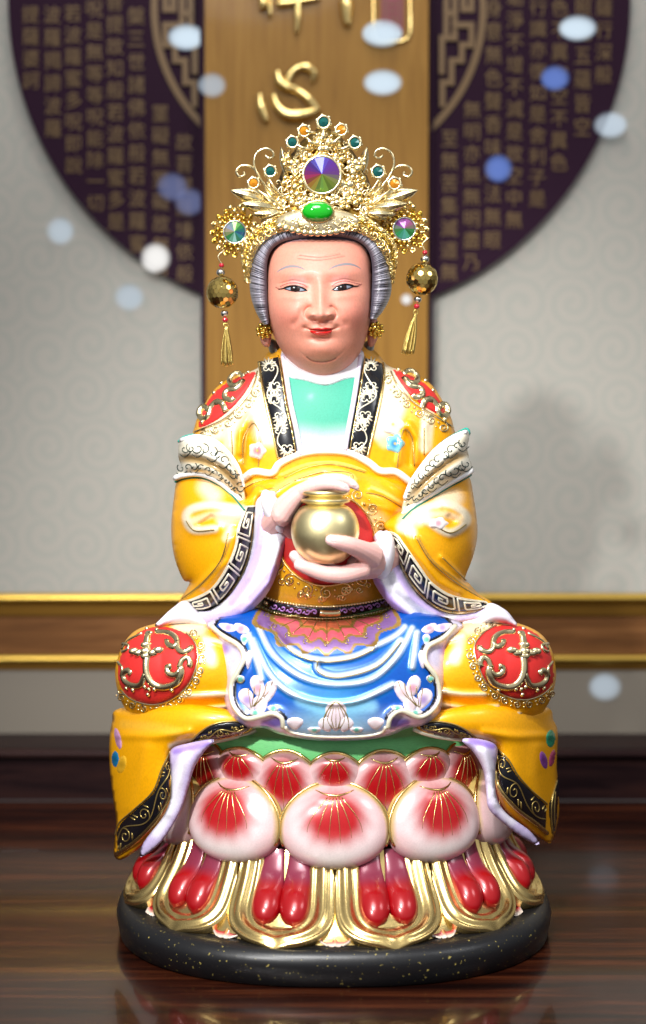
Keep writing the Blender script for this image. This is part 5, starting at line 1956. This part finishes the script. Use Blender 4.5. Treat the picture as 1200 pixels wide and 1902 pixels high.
def stone(name, px, py, Y, r, mat, n=10, deep=0.5, parent=None, rz=1.0):
    """Faceted stone with a pointed face, in its round setting."""
    k = kf(Y)
    c = P(px, py, Y)
    m = MB()
    a = np.linspace(0, 2 * PI, n, endpoint=False)
    rim = np.stack([r * k * np.cos(a), np.zeros(n), r * k * rz * np.sin(a)], 1)
    v = [[0, -deep * r * k, 0]] + rim.tolist() + [[0, .4 * r * k, 0]]
    f = [(0, 1 + i, 1 + (i + 1) % n) for i in range(n)] + [(n + 1, 1 + (i + 1) % n, 1 + i) for i in range(n)]
    m.add(np.array(v) + c, f)
    if isinstance(mat, list):
        m = MB()
        ang = np.array([q[0] for q in mat], float)[::-1]
        cl = np.array([q[1] for q in mat])[::-1]
        V0 = np.array(v) + c
        for i, q in enumerate(f):
            am = math.degrees(2 * PI * ((i % n) + .5) / n)
            am = am - 360 if am > 90 else am
            cc = np.array([np.interp(am, ang, cl[:, j]) for j in range(3)]) * rng.uniform(.45, 1.0)
            m.add(V0[list(q)], [(0, 1, 2)], np.clip(cc, 0, 1))
        return m.build(name, M_STONE, parent or crw, False, use_col=True)
    return m.build(name, mat, parent or crw, False)


# cap that carries the ornaments
mb = MB()
cc = P(598, 470, 10)
th = np.linspace(0, 2 * PI, 60, endpoint=False)
rows = []
for t in np.linspace(0.02, 1.0, 24):
    ph = t * PI * .5
    rows.append(np.stack([cc[0] + 122 * np.sin(ph) * np.cos(th), cc[1] + 112 * np.sin(ph) * np.sin(th), np.full(60, cc[2] - 6) + 110 * np.cos(ph)], 1))
mb.grid(np.array(rows), closeu=True)
mb.build('cap', metal('dark_gold_mesh', (0.52, 0.36, 0.12), .35, .8, 400), crw)

# openwork body: back plate with a ragged outline, then flowers and curls on it
body = [(520, 432), (490, 420), (486, 398), (506, 372), (512, 350), (522, 322), (532, 296), (545, 282), (556, 266), (572, 252), (588, 240), (600, 230), (614, 240), (630, 252), (646, 268), (658, 284), (668, 300), (680, 322), (690, 350), (696, 372), (714, 398), (712, 420), (682, 432), (640, 414), (600, 410), (560, 414)]


def cy_(x, y):
    return -58 + 0.0022 * (x - 600) ** 2 - 0.42 * np.clip(y - 330, 0, 110)


inflate('openwork_plate', body, cy_, 26, paint('openwork_gold', .32, 1.0, 0, 0, .9, 260), crw, lin(176, 136, 60),
        [([(x_, y_)], 2.5, 5, lin(60, 40, 14), .9) for x_, y_ in rng.uniform((500, 250), (700, 420), (70, 2))], g=2.4, p=.4)
PLT = 'openwork_plate'


def flower(m, px, py, Y, r, n=5, tilt=0.0):
    k = kf(Y)
    for j in range(n):
        a = j * 2 * PI / n + tilt
        m.bead(P(px + r * .62 * math.cos(a), py + r * .62 * math.sin(a), Y), (r * .42 * k, r * .26 * k, r * .42 * k), ICO2)
        m.bead(P(px + r * .92 * math.cos(a), py + r * .92 * math.sin(a), Y + 1), r * .16 * k, ICO1)
    m.ring(P(px, py, Y - 2), r * .3 * k, r * .09 * k)
    m.bead(P(px, py, Y - 3), r * .18 * k, ICO1)


fl_spots = [(560, 352, 20), (642, 352, 20), (545, 368, 16), (660, 368, 16), (576, 300, 17), (625, 300, 17), (600, 268, 17), (580, 270, 12), (622, 270, 12), (548, 310, 16), (655, 310, 16), (536, 338, 15), (668, 338, 15),
            (530, 300, 10), (672, 300, 10), (560, 378, 14), (640, 378, 14), (600, 368, 14), (582, 370, 12), (620, 371, 12), (560, 284, 12), (640, 284, 12), (600, 288, 12), (520, 380, 14), (682, 380, 14), (526, 402, 11), (676, 402, 11), (505, 400, 11), (698, 400, 11),
            (600, 250, 10), (588, 256, 8), (612, 256, 8), (552, 332, 10), (650, 332, 10)]
for x_, y_, r_ in fl_spots:
    Yh = float(hits(PLT, [x_], [y_])[0][1]) - 5 - rng.uniform(0, 9)
    m = MB()
    flower(m, x_, y_, Yh, r_, 5 if r_ > 11 else 4, rng.uniform(0, 1))
    m.build('gold_flower', M_PALE if rng.random() < .6 else M_GOLD, crw)
# filigree curls
mb = MB()
for k in range(150):
    x_, y_ = rng.uniform(500, 702), rng.uniform(255, 420)
    if not inside(np.array([x_]), np.array([y_]), body)[0] or np.hypot(x_ - 598, y_ - 325) < 34:
        continue
    r_ = rng.uniform(5, 10)
    Yh = float(hits(PLT, [x_], [y_])[0][1])
    q = spiral(x_, y_, r_, rng.uniform(.8, 1.5), rng.uniform(0, 6.28), rng.choice([-1, 1]))
    mb.tube(P(q[:, 0], q[:, 1], Yh - rng.uniform(3, 12)), 1.5, 5)
mb.build('filigree', M_PALE, crw)


def wire(pts, Y, r, name='wire_curl', mat=M_PALE):
    q = cr(np.array(pts, float), 10)
    m = MB()
    t = np.linspace(0, 1, len(q))
    m.tube(P(q[:, 0], q[:, 1], Y - 8 * np.sin(t * PI)), r, 7)
    m.build(name, mat, crw)


def mirx(pts, s):
    return pts if s == 1 else [(1204 - x, y) for x, y in pts]


for s in (1, -1):
    wire(mirx([(528, 380), (500, 352), (480, 326), (472, 304), (477, 284), (492, 276), (505, 280), (508, 290), (500, 294), (493, 289)], s), -86, 2.2)
    wire(mirx([(520, 384), (495, 350), (476, 318), (462, 308), (446, 309), (439, 319), (445, 328), (454, 325), (453, 320)], s), -82, 2.2)
    wire(mirx([(530, 372), (508, 345), (498, 328)], s), -90, 1.8)
    wire(mirx([(526, 384), (500, 368), (476, 350)], s), -90, 1.8)
    for k in range(7):
        wire(mirx([(530, 392 - k), (505, 380 - 4 * k), (486 + 2 * k, 368 - 6 * k)], s), -84 + k, 1.4, 'gold_ray')


def leaf(p0, p1, w, Y0, Y1):
    """Veined metal leaf, cupped along its midrib."""
    p0, p1 = np.array(p0, float), np.array(p1, float)
    d = p1 - p0
    L = np.linalg.norm(d)
    d /= L
    nrm = np.array([-d[1], d[0]])
    nv, nu = 26, 13
    v = np.linspace(0, 1, nv)[:, None].repeat(nu, 1)
    u = np.linspace(-1, 1, nu)[None].repeat(nv, 0)
    ww = w * np.sin(PI * v ** .8) ** .8
    serr = 1 + .06 * np.sin(v * 60) * (np.abs(u) > .9)
    q = p0 + d * (L * (v + .10 * np.abs(u) * (1 - v)))[..., None] + nrm * (u * ww * serr)[..., None]
    vein = np.cos((v * 11 - np.abs(u) * 2.6) * 2 * PI)
    Y = Y0 + (Y1 - Y0) * v - 7 * (1 - u * u) * np.sin(PI * v) - 1.1 * vein * (1 - np.abs(u) ** 4) - 2.5 * np.exp(-(u / .12) ** 2) + 5 * np.abs(u) ** 6
    V = P(q[..., 0].ravel(), q[..., 1].ravel(), Y.ravel()).reshape(nv, nu, 3)
    m = MB()
    m.grid(V)
    Vb = V.copy()
    Vb[..., 1] += 2.2
    m.grid(Vb[:, ::-1])
    m.build('gold_leaf', M_PALE, crw)


for s in (1, -1):
    for a, b_, w, y0, y1 in (((506, 378), (428, 353), 15, -80, -92), ((520, 388), (446, 378), 13, -92, -104), ((530, 396), (468, 398), 12, -98, -100), ((536, 402), (492, 432), 10, -104, -92), ((522, 372), (492, 344), 8, -84, -92),
                             ((536, 330), (522, 272), 9, -74, -82), ((524, 392), (484, 408), 9, -100, -96)):
        pa, pb = mirx([a, b_], s)
        leaf(pa, pb, w, y0, y1)
leaf((528, 330), (538, 276), 8, -72, -80)

# stones in their settings
for px, py, r, mt, nm in ((601, 227, 10.5, G_TEAL, 'teal_stone'), (565, 243, 9.5, G_AMB, 'amber_stone'), (634, 241, 9.5, G_AMB, 'amber_stone'), (543, 264, 9.5, G_TEAL, 'teal_stone'), (659, 265, 10, G_TEAL, 'teal_stone'),
                          (502, 318, 9.5, G_TEAL, 'teal_stone'), (702, 319, 10.5, G_TEAL, 'teal_stone'), (471, 340, 9, G_AMB, 'amber_stone'), (733, 341, 10, G_AMB, 'amber_stone')):
    st_ = stone(nm, px, py, -98, r * .86, mt, 9, .45)
    m = MB()
    k = kf(-96)
    m.ring(P(px, py, -96), r * 1.08 * k, r * .26 * k, 6, 20)
    for j in range(6):
        a = j * PI / 3 + .3
        m.bead(P(px + r * 1.25 * math.cos(a), py + r * 1.25 * math.sin(a), -94), r * .34 * k, ICO2)
    m.bead(P(px, py, -90), (r * 1.2 * k, 4, r * 1.2 * k), ICO2)
    m.build('setting', M_PALE, st_)
for a_, b_ in (((601, 236), (600, 262)), ((566, 252), (590, 268)), ((634, 250), (610, 268)), ((546, 264), (576, 276)), ((656, 266), (625, 276)), ((560, 236), (585, 246)), ((640, 236), (616, 246))):
    wire([a_, ((a_[0] + b_[0]) / 2, (a_[1] + b_[1]) / 2 + 4), b_], -90, 3.0, 'gold_stem')
big = stone('centre_stone', 598, 325, -112, 33, RIV, 22, .42)
m = MB()
m.ring(P(598, 325, -110), 34.5 * kf(-110), 3.2, 7, 36)
m.bead(P(598, 325, -98), (33, 8, 33), ICO3)
m.build('setting', M_PALE, big)

# fan plate under the green cabochon
fan = [(510, 414), (526, 398), (556, 390), (600, 386), (640, 392), (662, 402), (668, 414), (655, 424), (640, 430), (625, 433), (610, 435), (592, 436), (574, 434), (556, 430), (540, 426), (524, 421)]
inflate('fan_plate', fan, lambda x, y: -136 + 0.0016 * (x - 595) ** 2, 9, paint('white_gold_plate', .3, .85, 0, 0, .6, 500), crw, lin(236, 218, 176), g=2, p=.4)
mb = MB()
for i in range(13):
    t = (i + .5) / 13
    x_ = 514 + 152 * t
    y_ = 420 + 15 * math.sin(PI * t)
    mb.bead(P(x_, y_ - 2, -141 + .0016 * (x_ - 595) ** 2), (6.6, 3.0, 6.0), ICO2)
for k in range(46):
    t = rng.uniform(.06, .94)
    x_ = 514 + 152 * t
    y_ = 398 + rng.uniform(-6, 20) * math.sin(PI * t) + 8
    q = spiral(x_, y_, rng.uniform(3, 6), 1.2, rng.uniform(0, 6), 1)
    try:
        mb.tube(hits('fan_plate', q[:, 0], q[:, 1], .8), .9, 5)
    except ValueError:
        pass
mb.build('fan_scroll', M_PALE, bpy.data.objects['fan_plate'])
mb = MB()
mb.bead(P(590, 393, -150), (27.5, 14, 17.5), ICO3)
cab = mb.build('green_cabochon', G_GRN, crw)
mb = MB()
q = np.linspace(0, 2 * PI, 40)
mb.tube(P(590 + 29.5 * np.cos(q), 393 + 19.5 * np.sin(q), -147), 2.2, 6, cap=False)
mb.build('setting', M_GOLD, cab)

# lace band along the hairline
for off, r_, nn, mt in ((4, 7.0, 44, M_GOLD), (12, 6.4, 46, M_YGOLD), (20, 6.0, 48, M_GOLD)):
    bl_ = [(463, 520), (464, 494), (471, 470), (484, 449), (506, 433), (535, 424), (570, 424), (600, 426), (630, 425), (660, 426), (688, 439), (707, 458), (719, 482), (724, 506), (723, 522)]
    q = resample(cr(np.array(bl_, float), 8), nn)
    tn = np.gradient(q, axis=0)
    tn /= np.linalg.norm(tn, axis=1)[:, None]
    nr = np.stack([tn[:, 1], -tn[:, 0]], 1)
    t = np.linspace(0, 1, nn)
    ends = np.clip(np.minimum(t, 1 - t) * 7, .25, 1)
    q = q + nr * (off * ends)[:, None]
    m = MB()
    for i in range(nn):
        Yb_ = -62 - 82 * math.sin(PI * t[i]) ** .8 + rng.uniform(-3, 3)
        c = P(q[i, 0], q[i, 1], Yb_ + abs(off) * .8)
        rr_ = r_ * (.55 + .45 * ends[i])
        m.ring(c, rr_, 1.45, 5, 12, (rng.uniform(-.5, .5), 1, rng.uniform(-.5, .5)))
        m.ring(c + [0, -2, 0], rr_ * .5, 1.2, 5, 10, (rng.uniform(-.6, .6), 1, rng.uniform(-.6, .6)))
        if rng.random() < .6:
            m.bead(c + [rng.uniform(-3, 3), -3, rng.uniform(-3, 3)], 1.9, ICO1)
    m.build('lace_band', mt, crw)

# side rosettes with bead petals, and the pendants that hang from them
for s, (cx, cy), g_, hook, red1, sil1, ball, bd, red2, t0, t1 in (
        (-1, (436, 432), RV3, (410, 474), (411.5, 493), (410, 506), (413, 543), (417, 582), (418.5, 594), (420, 604), (422, 678)),
        (1, (751, 426), RV2, (789, 452), (789.5, 469), (789, 481), (784, 518), (776, 556), (774, 569), (772, 580), (757, 657))):
    ro = empty('side_rosette', P(cx, cy, -70))
    ro.parent = crw
    ro.location = Vector(P(cx, cy, -70)) * S - wloc(crw)
    YR = -72
    k = kf(YR)
    for j in range(16):
        a = j * PI / 8
        m = MB()
        p_ = lambda r_, da=0.0, y_=YR: P(cx + r_ * math.cos(a + da), cy + r_ * math.sin(a + da), y_)
        tt = np.linspace(-1, 1, 14)
        lp = np.array([p_(25 + 20 * (1 - t * t) ** .5, .165 * t, YR + 6 - 4 * (1 - t * t)) for t in tt])
        m.tube(lp, 1.7, 6)
        m.bead(p_(24.5, 0, YR - 6), 4.6 * k, ICO2)
        m.bead(p_(32, .19, YR - 2), 4.6 * k, ICO2)
        m.bead(p_(39, 0.0, YR + 1), 4.2 * k, ICO2)
        m.tube(np.array([p_(20, 0, YR), p_(40, 0, YR + 2)]), 1.3, 5)
        m.build('bead_petal', M_YGOLD if j % 3 else M_GOLD, ro)
    m = MB()
    m.bead(P(cx, cy, YR + 6), (30 * k, 5, 30 * k), ICO3)
    m.build('back_plate', metal('rosette_gold', (.7, .45, .08), .3, .4), ro)
    sg_ = stone('rosette_stone', cx, cy - 1, YR - 10, 19, g_, 14, .4, ro)
    m = MB()
    m.ring(P(cx, cy - 1, YR - 8), 20.5 * k, 1.8, 6, 30)
    m.build('setting', M_SILVER, sg_)
    m = MB()
    for q in ((-16, -46), (2, -48), (-8, -40), (8, -42)):
        m.bead(P(cx + q[0] + 8, cy + q[1], YR - 4), 5.5 * k, ICO2)
    m.build('top_beads', M_GOLD, ro)

    pe = empty('tassel_pendant', P(hook[0], hook[1], YR))
    pe.parent = crw
    pe.location = Vector(P(hook[0], hook[1], YR)) * S - wloc(crw)
    m = MB()
    h0 = np.array(hook)
    q = cr(np.array([h0 + [-7 * -s, -10] if s > 0 else h0 + [7, -10], h0 + [-4, 0], h0 + [-3, 8], np.array(red1) + [1, -3]], float), 8)
    m.tube(P(q[:, 0], q[:, 1], YR), 1.1, 6)
    m.build('hook', M_PALE, pe)
    for (x_, y_), r_, mt, nm in ((red1, 5, G_RED, 'red_bead'), (sil1, 8, M_SILVER, 'silver_bead'), (bd, 7, M_SILVER, 'silver_bead'), (red2, 5.5, G_RED, 'red_bead')):
        m = MB()
        m.bead(P(x_, y_, YR), np.array([1, 1, .92]) * r_ * k, ICO3)
        m.build(nm, mt, pe)
    m = MB()
    v_, f_ = ICO3
    import bmesh as _bm
    bm = _bm.new()
    _bm.ops.create_icosphere(bm, subdivisions=3, radius=1)
    # hexagonal facets: the dual of a geodesic sphere
    bm.faces.ensure_lookup_table()
    cen = [np.array(f.calc_center_median()) for f in bm.faces]
    cen = [c_ / np.linalg.norm(c_) for c_ in cen]
    fv = []
    for vert in bm.verts:
        nf = [f.index for f in vert.link_faces]
        nrm = np.array(vert.co)
        r0 = cen[nf[0]] - nrm * nrm.dot(cen[nf[0]])
        r0 /= np.linalg.norm(r0)
        r1 = np.cross(nrm, r0)
        nf.sort(key=lambda i_: math.atan2(cen[i_].dot(r1), cen[i_].dot(r0)))
        fv.append(tuple(nf))
    bm.free()
    for q in fv:
        pts = np.array([cen[i_] for i_ in q])
        ctr = pts.mean(0)
        pts = ctr + (pts - ctr) * .95
        ax_ = rng.normal(0, .05, 3)
        pts = pts + np.cross(np.broadcast_to(ax_, pts.shape), pts - ctr)
        m.add(pts * 29.6 * k + P(ball[0], ball[1], YR), [tuple(range(len(q)))])
    m.bead(P(ball[0], ball[1], YR), 28.6 * k, ICO3)
    m.build('faceted_ball', metal('mirror_gold_' + str(s), (.86, .62, .18), .08, 0, 100, .02), pe, False)
    m = MB()
    a_, b_ = np.array(t0, float), np.array(t1, float)
    m.ring(P(a_[0], a_[1], YR), 4, 1.1)
    for j in range(15):
        f0 = (j / 14 - .5) * 2
        wv = np.linspace(0, 1, 10)
        q = a_ + (b_ - a_) * wv[:, None] + np.stack([f0 * 10.5 * np.sin(wv * 1.75) * (1 if s > 0 else .95), 0 * wv + (1 - abs(f0)) * 3 * wv], 1)
        z_ = rng.uniform(-5, 5)
        m.tube(P(q[:, 0], q[:, 1], YR + z_ * wv), 1.5, 5)
    m.build('tassel', metal('tassel_gold_' + str(s), (.62, .46, .14), .28, .3, 500), pe)

# ================================================================== glowing globes added to stand in for reflections in the showcase glass
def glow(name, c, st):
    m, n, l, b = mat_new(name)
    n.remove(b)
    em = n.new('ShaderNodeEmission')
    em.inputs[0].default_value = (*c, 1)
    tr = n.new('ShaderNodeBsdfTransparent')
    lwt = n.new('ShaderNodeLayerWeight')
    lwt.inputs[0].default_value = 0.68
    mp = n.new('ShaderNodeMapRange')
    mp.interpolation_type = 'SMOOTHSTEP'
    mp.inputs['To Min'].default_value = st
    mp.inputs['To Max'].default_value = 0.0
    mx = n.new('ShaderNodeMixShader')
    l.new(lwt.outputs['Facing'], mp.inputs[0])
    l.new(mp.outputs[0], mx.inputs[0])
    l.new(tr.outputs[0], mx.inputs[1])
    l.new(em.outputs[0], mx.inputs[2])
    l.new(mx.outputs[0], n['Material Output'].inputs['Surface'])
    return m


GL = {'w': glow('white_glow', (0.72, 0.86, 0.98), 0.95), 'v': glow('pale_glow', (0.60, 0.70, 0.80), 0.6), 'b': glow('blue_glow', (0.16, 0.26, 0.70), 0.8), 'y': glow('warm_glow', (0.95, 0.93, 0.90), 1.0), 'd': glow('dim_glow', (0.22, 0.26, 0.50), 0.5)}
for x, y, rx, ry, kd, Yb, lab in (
        (346, 69, 35, 25, 'w', YP - 6, 'white oval reflection stand-in glowing on the lattice left of the pine board'),
        (710, 62, 38, 25, 'w', YB - 14, 'white oval reflection stand-in glowing over the red seal on the pine board'),
        (711, 153, 37, 25, 'w', YB - 2, 'white oval reflection stand-in glowing on bare pine below the red seal'),
        (394, 158, 27, 24, 'v', YB - 2, 'grey lilac reflection stand-in on the pine board edge level with the gold heart character'),
        (1073, 52, 36, 24, 'w', YP - 4, 'brightest oval reflection stand-in on the right half of the purple panel'),
        (1031, 145, 28, 24, 'b', YP - 4, 'blue reflection stand-in on the purple panel under its brightest oval one'),
        (926, 313, 27, 27, 'b', YP - 4, 'round blue reflection stand-in low among the gold characters right of the crown'),
        (1134, 232, 32, 25, 'v', YP - 5, 'pale reflection stand-in straddling the right rim of the purple panel'),
        (289, 479, 29, 29, 'y', YP - 5, 'brightest round reflection stand-in on the lower left rim of the purple panel'),
        (112, 429, 27, 27, 'v', YW, 'pale round reflection stand-in on the left wallpaper'),
        (240, 552, 29, 27, 'v', YW, 'faint round reflection stand-in on the wallpaper below the brightest round one'),
        (755, 556, 11, 11, 'y', YB - 2, 'tiny warm reflection stand-in beside the right hanging tassel'),
        (320, 347, 30, 28, 'd', YP - 4, 'upper left of two overlapping dim blue reflection stand-ins beside the crown'),
        (352, 375, 29, 27, 'd', YP - 7, 'lower right of two overlapping dim blue reflection stand-ins beside the crown'),
        (1124, 1276, 32, 28, 'v', YW + 2, 'pale round reflection stand-in on the grey wall under the lower brass rail')):
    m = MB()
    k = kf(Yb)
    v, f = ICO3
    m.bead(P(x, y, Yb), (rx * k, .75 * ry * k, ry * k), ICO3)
    o = m.build('reflection_standin', GL[kd], None, True, base=P(x, y, Yb))
    tag(o, lab, 'lamp', 'glowing stand-ins for glass reflections on the back wall')  # no real lamps: added globes standing in for glass reflections
